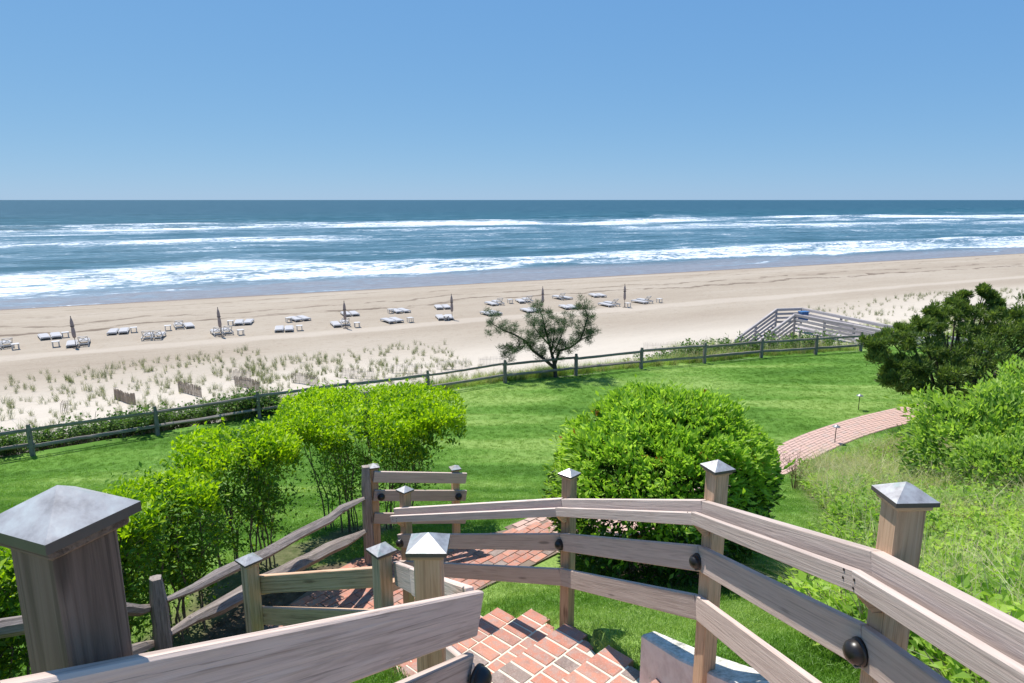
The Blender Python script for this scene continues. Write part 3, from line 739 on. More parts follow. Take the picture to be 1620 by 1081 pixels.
hedge_shrub(-2.05, 9.1, 1.26, 1.0, .2, 10.24, .60, 30000, 17000, 'big flat-topped bright green shrub with bare stems beside the landing rail', 21, 24, .12)
hedge_shrub(-3.15, 7.35, .66, .6, .5, 10.34, .42, 8000, 15000, 'smaller clipped green shrub just left of the big flat-topped one', 22, 13, .12)
hedge_shrub(-3.45, 6.2, .52, .45, .6, 10.26, .30, 3800, 15000, 'loose open shrub with thin stems behind the rustic rail', 23, 15, .15)
hedge_shrub(-3.62, 5.2, .58, .44, .9, 10.42, .30, 4200, 16000, 'leafy shrub behind the weathered fence post, right of the big copper cap', 24, 15, .15)
hedge_shrub(-3.72, 4.25, .66, .52, 1.2, 10.62, .34, 5000, 17000, 'green shrub rising behind the large near post', 25, 15, .15)

def dome_shrub(name, cx, cy, rx, ry, H, n, cols, label, cat_, seed, lsize, base=.08, lump=.14, newp=.45, red=0.0, skirt=.0, group=None):
    r = np.random.default_rng(seed); z0 = gz(cx, cy)
    root = thing(name, (cx, cy, z0), label, cat_, group)
    paths = []
    for i in range(16):
        a = r.uniform(0, 6.283); b = np.array([.18 * math.cos(a), .18 * math.sin(a), -.05]); q = r.uniform(.3, .85)
        paths.append(stem_path(b, (rx * q * math.cos(a), ry * q * math.sin(a), H * r.uniform(.5, .88)), .022, .006, .04, r, 7))
    V, Q = tubes(paths, 5); part_mesh('stems', np_mesh('stems', V, Q, M['stem'], smooth=True), root)
    d = rdir(n, r); d[:, 2] = np.where(d[:, 2] < -.55, -d[:, 2], d[:, 2])
    lumpf = 1 + lump * 2 * (fbm(d[:, 0] * 2.6 + seed + d[:, 2] * 1.7, d[:, 1] * 2.6 + d[:, 2] * 2.1, 3) - .5) + .5 * lump * 2 * (fbm(d[:, 0] * 7 + d[:, 2] * 5, d[:, 1] * 7 + seed, 2) - .5)
    dep = r.random(n) ** 2.0 * .30
    R = lumpf * (1 - dep)
    sp = r.random(n) < .035; R = np.where(sp, R * r.uniform(1.02, 1.13, n), R)
    c0 = H * .47
    P = np.stack([d[:, 0] * rx * R, d[:, 1] * ry * R, c0 + d[:, 2] * (H - c0) * R], 1)
    P[:, 2] = np.where(d[:, 2] < 0, c0 + d[:, 2] * c0 * 1.6 * R, P[:, 2])
    gl = ground_z(P[:, 0] + cx, P[:, 1] + cy) - z0
    hole = fbm(d[:, 0] * 6 + 5 + d[:, 2] * 4, d[:, 1] * 6 + d[:, 2] * 5 + seed, 2)
    ok = (P[:, 2] > gl + base) & ((hole > .30) | (dep > .12)); P = P[ok]; d = d[ok]; dep = dep[ok]; sp = sp[ok]; k = len(P)
    D = unit(d * .8 + rdir(k, r) * .75 + np.array([0, 0, .25])); Nr = unit(d + rdir(k, r) * .55 + np.array([0, 0, .5]))
    V, T = leaves(P, D, Nr, r.uniform(lsize * .6, lsize * 1.2, k), .40)
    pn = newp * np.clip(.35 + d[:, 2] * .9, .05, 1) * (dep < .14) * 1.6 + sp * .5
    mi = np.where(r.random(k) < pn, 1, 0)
    if red:
        rc = fbm(d[:, 0] * 4 + d[:, 2] * 3 + 9, d[:, 1] * 4 + d[:, 2] * 3, 3)
        mi = np.where((rc > .69) & (dep < .1) & (r.random(k) < red), 2, mi)
    part_mesh('foliage', np_mesh('foliage', V, T, [M[c] for c in cols], np.repeat(mi, 2)), root, 'stuff')
    return root
dome_shrub('round_bush', 1.84, 7.75, 1.33, 1.28, 2.07, 44000, ['leaf_bush', 'leaf_bush_new', 'leaf_red'], 'large rounded bright green bush behind the curved stair railing', 'bush', 31, .10, .02, .17, .95, .15)
dome_shrub('light_green_shrub', 10.2, 13.4, 1.7, 1.6, 2.0, 11000, ['leaf_shrub', 'leaf_shrub_new', 'leaf_red'], 'loose light green shrub in front of the dark cedar', 'shrub', 32, .16, .02, .6, .9)
dome_shrub('light_green_shrub', 12.0, 14.2, 1.6, 1.6, 2.6, 8000, ['leaf_shrub', 'leaf_shrub_new', 'leaf_red'], 'taller light green shrub at the edge of the cedar, partly out of frame', 'shrub', 33, .16, .02, .6, .9)
dome_shrub('light_green_shrub', 9.2, 11.4, 1.0, 1.0, 1.1, 6000, ['leaf_shrub', 'leaf_shrub_new', 'leaf_red'], 'low spreading green shrub among weeds below the dark hollow', 'shrub', 34, .11, .02, .5, .7)

def bare_shrub(u, v, D, h, n, label, seed):
    r = np.random.default_rng(seed); B = at_d(u, v, D); B.z = gz(B.x, B.y)
    root = thing('bare_shrub', B, label, 'shrub'); paths = []
    for i in range(n):
        a = r.uniform(0, 6.283); q = r.uniform(.15, .55) * h
        P, R_ = stem_path((.06 * math.cos(a), .06 * math.sin(a), -.05), (q * math.cos(a), q * math.sin(a), h * r.uniform(.6, 1.0)), .006, .0025, .03 * h, r, 7); paths.append((P, R_))
        for j in range(5):
            t = r.integers(2, 6); d = rdir(1, r)[0]; d[2] = abs(d[2]) + .4
            paths.append(stem_path(P[t], P[t] + d * h * r.uniform(.12, .25), .003, .002, .01, r, 4))
    V, Q = tubes(paths, 4); part_mesh('twigs', np_mesh('twigs', V, Q, M['twig']), root)
    k = 70; ct = np.concatenate([P[3:] for P, _ in paths]); P0 = ct[r.integers(0, len(ct), k)]
    V, T = leaves(P0, rdir(k, r), rdir(k, r), r.uniform(.02, .045, k), .5); part_mesh('foliage', np_mesh('foliage', V, T, M['leaf_shrub']), root, 'stuff')
bare_shrub(1262, 745, 14.5, .95, 16, 'thin bare reddish shrub between the round bush and the brick path', 61)
bare_shrub(1160, 556, 36.0, 1.5, 22, 'bare twiggy shrub on the dune left of the boardwalk stairs', 62)
def sprays(ctrs, rad, n, r, L, wd, up=.3, out=.8):
    """pads of needle sprays round clump centres"""
    k = r.integers(0, len(ctrs), n); d = rdir(n, r); q = r.random(n) ** .45
    P = ctrs[k] + d * rad[k][:, None] * q[:, None] * np.array([1, 1, .62])
    D = unit(d * out + rdir(n, r) * .55 + np.array([0, 0, up])); Nr = unit(d + rdir(n, r) * .7 + np.array([0, 0, .6]))
    return leaves(P, D, Nr, r.uniform(L * .6, L * 1.2, n), wd, .15)
def cedar():
    r = np.random.default_rng(41); B = at_drop(1500, 668, 7.45); z0 = gz(B.x, B.y); B.z = z0
    root = thing('cedar_tree', B, 'dark wind-swept cedar spreading beside the lawn at the end of the fence', 'tree')
    pads = [  # photo position, distance, radius
        (1382, 545, 20.6, .28), (1396, 560, 20.6, .42), (1405, 535, 21.2, .34), (1420, 575, 20.8, .55), (1412, 600, 20.6, .45), (1436, 612, 20.8, .50), (1440, 545, 21.2, .42), (1452, 575, 21, .62),
        (1466, 602, 21, .62), (1478, 560, 21.5, .66), (1496, 590, 21, .70), (1468, 522, 22, .42), (1455, 513, 22, .26), (1432, 520, 21.6, .26), (1490, 500, 22.5, .40), (1478, 497, 22.5, .26), (1500, 525, 22, .55), (1522, 512, 22.5, .50), (1512, 484, 22.8, .30),
        (1522, 470, 23, .20), (1518, 493, 22.6, .26), (1540, 540, 22, .75), (1530, 590, 21.2, .75), (1560, 505, 22.8, .55), (1580, 530, 22.4, .80), (1570, 580, 21.4, .85), (1600, 500, 23, .60), (1612, 545, 22, .85), (1600, 590, 21, .8),
        (1563, 468, 23.2, .20), (1570, 478, 23.2, .24), (1556, 460, 23.2, .13), (1578, 490, 23.2, .30), (1635, 480, 23.4, .70), (1650, 520, 22.6, .90), (1660, 570, 21.6, 1.0), (1690, 500, 23, .9), (1720, 540, 22, 1.0), (1480, 630, 20.8, .40), (1510, 630, 20.8, .55), (1545, 560, 23.6, .8), (1500, 555, 23.4, .8), (1610, 560, 24, 1.0)]
    ct = np.array([at_d(u, v, D) - B for u, v, D, q in pads]); rd = np.array([q for *_, q in pads])
    paths = []
    for i in range(0, len(ct)):
        side = np.array([r.normal() * .15 + .1, r.normal() * .15, 0.])
        p0 = side; mid = np.array([ct[i][0] * .45, ct[i][1] * .45, .55 + ct[i][2] * .35])
        t = np.linspace(0, 1, 8)[:, None]
        P = (1 - t) ** 2 * p0 + 2 * t * (1 - t) * mid + t ** 2 * ct[i]; P += r.normal(size=P.shape) * .05 * np.sin(t * 3.1)
        paths.append((P, (.075 * (1 - t) + .012)[:, 0]))
    paths.append((np.array([[0, 0, -.2], [.1, .0, .4], [.05, .1, 1.0]]), np.array([.24, .2, .12])))
    V, Q = tubes(paths, 6); part_mesh('trunk', np_mesh('trunk', V, Q, M['bark'], smooth=True), root)
    # sub-clumps so that each pad has a ragged outline
    k = r.integers(0, len(ct), 620); w = rd[k] / rd.max(); sub = ct[k] + rdir(620, r) * (rd[k] * r.uniform(.35, 1.22, 620))[:, None] * np.array([1, 1, .7]); srd = rd[k] * r.uniform(.10, .24, 620) + .05
    V, T = sprays(sub, srd, 58000, r, .17, .22, .6, .7)
    part_mesh('crown', np_mesh('crown', V, T, M['leaf_cedar']), root, 'stuff')
cedar()
def pine():
    r = np.random.default_rng(42); B = at_d(880, 590, 28.2); z0 = gz(B.x, B.y); B.z = z0
    root = thing('pine_tree', B, 'small crooked pine with a forked trunk standing just beyond the fence', 'tree')
    W = lambda u, v, dd=0: np.array(at_d(u, v, 28.2 + dd) - B)
    limbs = [([W(879, 604), W(878, 580), W(873, 560), W(868, 540)], .10, .05), ([W(877, 582), W(858, 566), W(843, 555), W(832, 540), W(815, 530), W(795, 522), W(778, 512)], .075, .018),
             ([W(878, 576), W(885, 555), W(902, 550), W(918, 538), W(924, 522), W(930, 500), W(921, 480)], .07, .015), ([W(868, 540), W(862, 520), W(858, 500), W(852, 488)], .045, .012),
             ([W(874, 562), W(885, 540), W(892, 520, .4), W(895, 505, .5)], .04, .01), ([W(832, 540), W(826, 552, -.3), W(812, 558, -.3), W(800, 566, -.3)], .03, .01),
             ([W(918, 538), W(932, 532, .3), W(942, 530, .3)], .025, .01), ([W(868, 545), W(850, 525, -.5), W(838, 508, -.5)], .035, .01), ([W(872, 560), W(876, 535, -.6), W(878, 510, -.7)], .035, .01)]
    paths = [(np.array(P), np.linspace(a, b, len(P))) for P, a, b in limbs]
    V, Q = tubes(paths, 7); part_mesh('trunk', np_mesh('trunk', V, Q, M['bark'], smooth=True), root)
    tuf = []
    for P, a, b in limbs[1:]:
        P = np.array(P)
        for i in range(1, len(P)):
            for t in (.3, .65, 1.0):
                for k in range(2): tuf.append(P[i - 1] * (1 - t) + P[i] * t + r.normal(size=3) * np.array([.18, .22, .14]) + np.array([0, 0, .08]))
    extra = [(785, 500), (775, 497), (800, 512), (815, 515), (835, 525), (845, 515), (855, 505), (862, 520), (870, 510), (848, 488), (880, 525), (875, 545), (890, 530), (905, 540), (900, 515), (912, 520), (921, 487), (917, 482), (930, 495), (927, 510), (935, 525), (868, 495), (860, 545), (845, 540), (858, 530), (886, 508), (800, 560), (808, 568), (795, 552), (818, 560), (772, 526), (865, 535), (850, 535), (872, 530)]
    for u, v in extra:
        for k in range(2): tuf.append(W(u, v, r.normal() * .45) + r.normal(size=3) * .09)
    tuf = np.array(tuf); tuf = tuf[tuf[:, 2] > .75]
    n = 21000; k = r.integers(0, len(tuf), n); D = rdir(n, r); D[:, 2] = D[:, 2] * .8 + .45
    V, T = leaves(tuf[k] + r.normal(size=(n, 3)) * .06, D, rdir(n, r), r.uniform(.12, .24, n), .07, .1)
    part_mesh('crown', np_mesh('crown', V, T, M['leaf_pine']), root, 'stuff')
pine()

# ------------------------------------------------------------------ brick landing, steps, path, curb
BL, BW, BH = .232, .112, .055
def brick_mesh(i):
    r_ = random.Random(i); bm = box_bm(BL, BW, BH, .004)
    for v in bm.verts: v.co += Vector((r_.uniform(-.003, .003), r_.uniform(-.003, .003), 0))
    return bm_mesh('brick', bm, M['brick'])
BR = [brick_mesh(i) for i in range(6)]
HALF = bm_mesh('brick', box_bm(BW * .98, BW, BH, .004), M['brick'])
def put_brick(root, me, x, y, ztop, ang):
    return place('brick', me, root, Matrix.Translation((x, y, ztop - BH / 2 + random.uniform(-.002, .002))) @ Matrix.Rotation(ang + random.uniform(-.012, .012), 4, 'Z'))
def prism(name, poly, z0, z1, m, root=None):
    n = len(poly); a = sum(poly[i][0] * poly[(i + 1) % n][1] - poly[(i + 1) % n][0] * poly[i][1] for i in range(n))
    if a < 0: poly = poly[::-1]
    V = [(x, y, z0) for x, y in poly] + [(x, y, z1) for x, y in poly]
    Fc = [tuple(range(n - 1, -1, -1)), tuple(range(n, 2 * n))] + [(i, (i + 1) % n, n + (i + 1) % n, n + i) for i in range(n)]
    return V, Fc
steps = thing('brick_steps', (.4, 4.0, 9.5), None, None, kind='structure')
V = []; Fc = []
NS = len(STEPS)
treads = []
for k in range(NS):
    (t1, u1, d1) = STEPS[k]
    if k == 0: tb, ub = (1.36, .2), (-.3, -.4)
    else: tb, ub, _ = STEPS[k - 1]
    # tread k lies between nosing k-1 (its back) and nosing k (its front)
    e = Vector((t1[0] - tb[0] + u1[0] - ub[0], t1[1] - tb[1] + u1[1] - ub[1])).normalized()
    bk = .05
    poly = [t1, u1, (ub[0] - e.x * bk, ub[1] - e.y * bk), (tb[0] - e.x * bk, tb[1] - e.y * bk)]
    treads.append((t1, u1, tb, ub, CAMZ - d1))
    v, f = prism('core', poly, CAMZ - d1 - .45, CAMZ - d1 - .006, None); b = len(V); V += v; Fc += [tuple(i + b for i in q) for q in f]
place('mortar_bed', mesh('mortar_bed', V, Fc, M['mortar']), steps)
for k, (t1, u1, tb, ub, z) in enumerate(treads):
    t = Vector(t1); u = Vector(u1); ax = (t - u); W = ax.length; ax.normalize(); inw = Vector((ax.y, -ax.x))   # inward: towards the back of the tread
    if inw.dot(Vector(tb) - t + Vector(ub) - u) < 0: inw = -inw
    ang = math.atan2(inw.y, inw.x)
    poly = [t1, u1, ub, tb]
    j = 0; pitch = BW + .016
    nb = max(3, round(W / pitch)); pitch = W / nb
    for row in range(3):
        for i in range(-6 if row else 0, nb + 6 if row else nb):
            off = .5 * pitch * (row % 2)
            c = u + ax * (pitch * (i + .5) + off) + inw * ((BL + .017) * row + BL / 2)
            p = (W - pitch * nb) 
            half = inw * (BL / 2 - .02)
            if row and not (in_poly(c.x, c.y, poly) or in_poly(c.x - half.x, c.y - half.y, poly)): continue
            if row:
                if not in_poly(c.x - half.x, c.y - half.y, poly) : continue
                f = c + inw * (BL / 2)
                # cut bricks that would run under the riser behind into half bricks
                if not in_poly(f.x - inw.x * .03, f.y - inw.y * .03, poly):
                    c2 = u + ax * (pitch * (i + .5) + off) + inw * ((BL + .017) * row + BW / 2)
                    o = put_brick(steps, HALF, c2.x, c2.y, z, ang); continue
            put_brick(steps, BR[(i * 3 + k + row) % 6], c.x, c.y, z, ang)

land = thing('brick_landing', (-1.0, 7.0, CAMZ - LDROP), None, None, kind='structure')
v, f = prism('bed', LANDING, CAMZ - LDROP - .25, CAMZ - LDROP - .008, None); place('joint_bed', mesh('joint_bed', v, f, M['path_base']), land)
a0 = math.radians(47); ca, sa = math.cos(a0), math.sin(a0); cnt = 0
for i in range(-30, 60):
    for j in range(-40, 50):
        x = (j * (BL + .008) + (i % 2) * BL / 2) ; y = i * (BW + .008)
        X, Y = x * ca - y * sa - 1, x * sa + y * ca + 7
        dd = float(poly_dist(np.array([X]), np.array([Y]), LANDING)[0])
        if dd < -.05: put_brick(land, BR[(i + j) % 6], X, Y, CAMZ - LDROP, a0); cnt += 1
# curving path: bricks laid along it; from the landing to the cedar
path = thing('brick_path', (7.75, 18.55, gz(7.75, 18.55)), None, None, kind='structure')
def resample(P, step):
    P = np.array(P); 
    for _ in range(3):
        Q = [P[0]]
        for a, b in zip(P[:-1], P[1:]): Q += [a * .75 + b * .25, a * .25 + b * .75]
        P = np.array(Q + [P[-1]])
    s = np.concatenate([[0], np.cumsum(np.hypot(*np.diff(P, axis=0).T))]); t = np.arange(0, s[-1], step)
    return np.stack([np.interp(t, s, P[:, 0]), np.interp(t, s, P[:, 1])], 1)
PC = resample(PATH, .05); T = np.gradient(PC, axis=0); T /= np.linalg.norm(T, axis=1)[:, None]; Nn = np.stack([-T[:, 1], T[:, 0]], 1)
hw = .62
def psurf(x, y): return CAMZ - lawn_drop(x, y)
sub = PC[::6]; sn_ = Nn[::6]; rows = np.stack([sub + sn_ * q for q in (-hw - .03, -hw * .5, 0, hw * .5, hw + .03)], 1)
zz = psurf(rows[..., 0], rows[..., 1]) + .012
place('joint_bed', np_mesh('joint_bed', np.concatenate([rows, zz[..., None]], -1).reshape(-1, 3), grid(*rows.shape[:2]), M['path_base']), path)
Vb = []; Qb = []
course = np.linspace(-hw + BW / 2, hw - BW / 2, 10)
for ci, off in enumerate(course):
    cs = PC + Nn * off; s = np.concatenate([[0], np.cumsum(np.hypot(*np.diff(cs, axis=0).T))])
    p = (ci % 2) * .12
    while p + BL < s[-1]:
        q = [np.array([np.interp(p + .004, s, cs[:, k]) for k in (0, 1)]), np.array([np.interp(p + BL - .004, s, cs[:, k]) for k in (0, 1)])]
        d = q[1] - q[0]; d /= np.linalg.norm(d); w = np.array([-d[1], d[0]]) * (BW / 2 - .002)
        c4 = np.array([q[0] - w, q[1] - w, q[1] + w, q[0] + w]); z = psurf(c4[:, 0], c4[:, 1]) + .022 + random.uniform(-.003, .003)
        b = len(Vb); Vb += [(*c4[k], z[k]) for k in range(4)] + [(*c4[k], z[k] - .03) for k in range(4)]
        Qb += [(b, b + 1, b + 2, b + 3)] + [(b + k, b + k + 4, b + (k + 1) % 4 + 4, b + (k + 1) % 4) for k in range(4)]
        p += BL + .006
o = place('paving_bricks', np_mesh('paving_bricks', np.array(Vb), np.array(Qb), M['brick_pale']), path); o['kind'] = 'stuff'

# white painted curb beside the upper steps
cpts = [((.87, 4.02), 2.86), ((1.02, 3.62), 2.74), ((1.16, 3.2), 2.55), ((1.27, 2.7), 2.28), ((1.36, 2.2), 2.02), ((1.40, 1.5), 1.75)]
curb = thing('stair_curb', (.95, 3.85, CAMZ - 3.2), 'white painted concrete curb with a worn top beside the upper brick steps', 'curb')
V = []; Fc = []
pp = [Vector((x, y)) for (x, y), d in cpts]
for i, ((x, y), d) in enumerate(cpts):
    tg = (pp[min(i + 1, len(pp) - 1)] - pp[max(i - 1, 0)]).normalized(); nr = Vector((-tg.y, tg.x)) * -1
    if nr.x < 0: nr = -nr
    wd = [.12, .20, .25, .27, .27, .27][i]
    for q, zz_ in ((0, -.75), (0, -.012), (.012, 0), (wd - .02, .004), (wd, -.015), (wd, -.75)):
        V.append((x + nr.x * q, y + nr.y * q, CAMZ - d + zz_))
for i in range(len(cpts) - 1):
    for j in range(6):
        a = i * 6 + j; b = i * 6 + (j + 1) % 6; Fc.append((a, b, b + 6, a + 6))
Fc.append((5, 4, 3, 2, 1, 0)); Fc.append(tuple(range(30, 36)))
me = mesh('curb_body', V, Fc, M['curb']); bm = bmesh.new(); bm.from_mesh(me); bmesh.ops.recalc_face_normals(bm, faces=bm.faces); bm.to_mesh(me); bm.free()
place('curb_body', me, curb)
# wooden deck the stairs start from; unseen extension behind added for bounce light
deck = thing('wooden_deck', (.5, -.4, CAMZ - 1.75), 'wooden deck at the top of the stairs, extended unseen to bounce light', 'deck')
plank_me = bm_mesh('plank', box_bm(8.0, .135, .03, .004), M['walk'])
for i in range(46):
    place('plank', plank_me, deck, Matrix.Translation((.6, -.42 - .14 * i, CAMZ - 1.715)))

# ------------------------------------------------------------------ railings
def capped_post(root, x, y, ztop, zbot, rot, m, w=.089, cap=True, hgt=.040):
    L = ztop - zbot; Rz = Matrix.Rotation(math.pi / 2, 4, 'Y')
    bm = box_bm(L, w, w, .004)          # length along local x so that the grain runs up the post
    p = place('post', bm_mesh('post', bm, m), root, Matrix.Translation((x, y, (ztop + zbot) / 2)) @ Matrix.Rotation(rot, 4, 'Z') @ Rz)
    if cap:
        Mx = Matrix.Translation((x, y, ztop)) @ Matrix.Rotation(rot, 4, 'Z')
        place('collar', bm_mesh('collar', box_bm(.112, .112, .016, .004, (0, 0, -.009)), m), p, Mx)
        q = .066; V = [(sx * q, sy * q, 0) for sx, sy in ((-1, -1), (1, -1), (1, 1), (-1, 1))] + [(sx * q, sy * q, .014) for sx, sy in ((-1, -1), (1, -1), (1, 1), (-1, 1))] + [(0, 0, .014 + hgt)]
        place('cap', mesh('cap', V, [(3, 2, 1, 0), (0, 1, 5, 4), (1, 2, 6, 5), (2, 3, 7, 6), (3, 0, 4, 7), (4, 5, 8), (5, 6, 8), (6, 7, 8), (7, 4, 8)], [M['cap'], M['cap_edge']], mi=[1, 1, 1, 1, 1, 0, 0, 0, 0]), p, Mx)
    return p
def nails(root, p, nrm, dz=.04, dx=0.0):
    z = Vector(nrm); z.z = 0; z.normalize(); y = Vector((0, 0, 1)); x = y.cross(z)
    for k in (-1, 1):
        Mx = Matrix.Translation(Vector(p) + y * dz * k + x * dx) @ Matrix((x, y, z)).transposed().to_4x4()
        V, Q = lathe([(.0045, 0), (.0045, .0025), (0, .003)], 6); place('nail', mesh('nail', V, Q, M['black']), root, Mx)
def step_light(root, pos, nrm):
    """round hooded lamp screwed to a board, facing nrm"""
    z = Vector(nrm); z.z = 0; z.normalize(); y = Vector((0, 0, 1)); x = y.cross(z); Mx = Matrix.Translation(pos) @ Matrix((x, y, z)).transposed().to_4x4()
    pv, pq = lathe([(.0, 0), (.046, 0), (.046, .008), (.040, .012)], 18)
    p = place('step_light', mesh('step_light', pv, pq, M['black'], True), root, Mx)
    dv, dq = lathe([(.041, .010), (.040, .022), (.034, .036), (.022, .046), (.008, .050), (0, .0505)], 18)
    place('hood', mesh('hood', dv, dq, M['black'], True), p, Mx)
    lb = box_bm(.05, .006, .018, .001, (0, -.038, .018)); place('lens', bm_mesh('lens', lb, M['lens']), p, Mx)
def handrail(root, p0, p1):
    Mx, L = frame(p0, p1)
    prof = [(-.046, -.100), (-.046, -.032), (-.016, -.032), (-.016, -.082), (.016, -.082), (.016, .024), (.056, .024), (.056, -.100)]
    # local y points left of travel: flip so that the low lip is on the stair side
    n = len(prof); V = [(s * L / 2, y, z) for s in (-1, 1) for y, z in prof]
    Fc = [tuple(range(n)), tuple(range(2 * n - 1, n - 1, -1))] + [(i, n + i, n + (i + 1) % n, (i + 1) % n) for i in range(n)]
    me = mesh('handrail', V, Fc, M['rail']); bm = bmesh.new(); bm.from_mesh(me); bmesh.ops.recalc_face_normals(bm, faces=bm.faces)
    bmesh.ops.bevel(bm, geom=bm.edges[:], offset=.003, segments=1, affect='EDGES'); bm.to_mesh(me); bm.free()
    return place('handrail', me, root, Mx)
def D3(u, v, D): return at_d(u, v, D)

# right-hand railing, walked downhill: R0 (beside the deck, out of frame) ... R4 on the landing
RP = [(1.24, .30, .50, 0), (1.19, 1.90, .885, 2), (1.105, 3.40, 1.415, 20), (.455, 5.0, 2.13, 48), (-1.09, 6.4, 2.90, 48)]
OFF = [(.22, .44, .75), (.20, .44, .75), (.20, .45, .75), (.21, .49, .80), (.19, .46, .76)]
rr = thing('stair_railing', (1.1, 3.4, CAMZ - 2.55), 'long curved weathered railing with grooved handrail down the right side of the steps', 'railing')
def side_n(i, P):
    a = Vector(P[max(i - 1, 0)][:2]); b = Vector(P[min(i + 1, len(P) - 1)][:2]); d = (b - a).normalized(); return Vector((-d.y, d.x))   # left of travel: the stair side
for i, (x, y, d, a) in enumerate(RP):
    zb = min(gz(x, y), CAMZ - d - 1.1) - .08 if i < 4 else CAMZ - LDROP - .05
    capped_post(rr, x, y, CAMZ - d, zb, math.radians(a), M['post'])
for i in range(len(RP) - 1):
    q = []
    for j in (i, i + 1):
        n = side_n(j, RP); x, y, d, a = RP[j]; q.append((Vector((x, y, CAMZ - d)), n))
    ext = Vector((0, 0, 0))
    if i == len(RP) - 2: ext = (q[1][0] - q[0][0]).normalized() * .10
    A = q[0][0] + Vector((*(q[0][1] * .098), -OFF[i][0])); B = q[1][0] + Vector((*(q[1][1] * .098), -OFF[i + 1][0])) + ext
    handrail(rr, B, A)
    for k in (1, 2):
        A = q[0][0] + Vector((*(q[0][1] * .062), -OFF[i][k] - .07)); B = q[1][0] + Vector((*(q[1][1] * .062), -OFF[i + 1][k] - .07)) + ext * .4
        o = beam('rail_board', A, B, .032, .14, M['board'], rr)
for i in range(1, len(RP)):
    n = side_n(i, RP); x, y, d, a = RP[i]; c = Vector((x, y, CAMZ - d))
    # shaped bracket carrying the handrail
    Mx = Matrix.Translation(c + Vector((*(n * .075), -OFF[i][0] - .122))) @ Matrix.Rotation(math.atan2(n.y, n.x), 4, 'Z')
    bm = bmesh.new(); vs = [bm.verts.new(p) for p in ((-.03, -.03, -.045), (.0, -.03, -.045), (.055, -.03, .02), (-.03, -.03, .02), (-.03, .03, -.045), (.0, .03, -.045), (.055, .03, .02), (-.03, .03, .02))]
    for q in ((0, 1, 2, 3), (7, 6, 5, 4), (0, 4, 5, 1), (1, 5, 6, 2), (2, 6, 7, 3), (3, 7, 4, 0)): bm.faces.new([vs[k] for k in q])
    bmesh.ops.recalc_face_normals(bm, faces=bm.faces)
    place('bracket', bm_mesh('bracket', bm, M['post']), rr, Mx)
    step_light(rr, c + Vector((*(n * .08), -OFF[i][1] - .085)), Vector((*n, 0)))
    tq = Vector((n.y, -n.x))
    for sgn in (-1, 1):
        nails(rr, c + Vector((*(n * .0785 + tq * sgn * .028), -OFF[i][2] - .07)), Vector((*n, 0)))
        nails(rr, c + Vector((*(n * .1445 + tq * sgn * .03), -OFF[i][0] - .066)), Vector((*n, 0)), .014)

# left-hand railing from the near post down round the landing corner
lr = thing('stair_railing', (-.28, 2.0, CAMZ - 2.4), 'near left railing with wide dark board, big copper capped post and corner post', 'railing')
L1, C1, C2, C3 = (-.60, .83), (-.276, 2.04), (-.774, 3.65), (-1.80, 4.2)
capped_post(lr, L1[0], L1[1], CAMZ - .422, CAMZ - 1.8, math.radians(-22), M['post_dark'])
capped_post(lr, C1[0], C1[1], CAMZ - 1.125, CAMZ - 2.75, 0, M['post'])
capped_post(lr, C2[0], C2[1], CAMZ - 2.04, CAMZ - 3.75, math.radians(42), M['post'])
capped_post(lr, C3[0], C3[1], CAMZ - 2.42, min(gz(*C3), CAMZ - 3.6) - .1, math.radians(50), M['post'])
K = D3(754, 939, 1.97); A0 = D3(195, 1053, .80); d = (A0 - K).normalized()
dn = Vector((0, 0, -.07))
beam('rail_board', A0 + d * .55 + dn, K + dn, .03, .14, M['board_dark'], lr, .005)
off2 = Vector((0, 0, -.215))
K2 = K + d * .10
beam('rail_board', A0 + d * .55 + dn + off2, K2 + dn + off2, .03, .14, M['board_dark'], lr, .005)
E = D3(632, 897, 3.62); E = Vector((E.x, E.y, E.z))
Kb = K + Vector((-.018, .022, -.001)); 
for oz, m in ((0, 'board'), (-.29, 'board')):
    o_ = Vector((0, 0, oz)); mid = D3(653, 901, 3.25)
    beam('rail_board', Kb + dn + o_, mid + dn + o_, .03, .14, M[m], lr)
    beam('rail_board', mid + Vector((-.004, .01, 0)) + dn + o_, E + dn + o_ + Vector((-.03, .05, 0)), .03, .138, M[m], lr)
G0, G1 = D3(610, 896.5, 3.74), D3(396, 912, 4.28)
beam('rail_board', G0 + Vector((0, 0, -.065)), G1 + Vector((0, 0, -.065)), .03, .13, M['post'], lr)
G0, G1 = D3(612, 966, 3.74), D3(396, 960, 4.28)
beam('rail_board', G0 + Vector((0, 0, -.065)), G1 + Vector((0, 0, -.065)), .03, .13, M['post'], lr)
place('bracket', bm_mesh('bracket', box_bm(.14, .05, .06, .004), M['post']), lr, Matrix.Translation(Vector((C2[0] + .08, C2[1] + .06, E.z - .16))) @ Matrix.Rotation(.7, 4, 'Z'))
place('bracket', bm_mesh('bracket', box_bm(.14, .05, .06, .004), M['post']), lr, Matrix.Translation(Vector((C3[0] + .08, C3[1] + .05, G1.z + .16))) @ Matrix.Rotation(.4, 4, 'Z'))
nd = Vector((-d.y, d.x, 0)); nd = nd if nd.x > 0 else -nd
step_light(lr, K2 + dn + off2 + Vector((.03, -.01, 0)), Vector((.9, -.45, 0)))

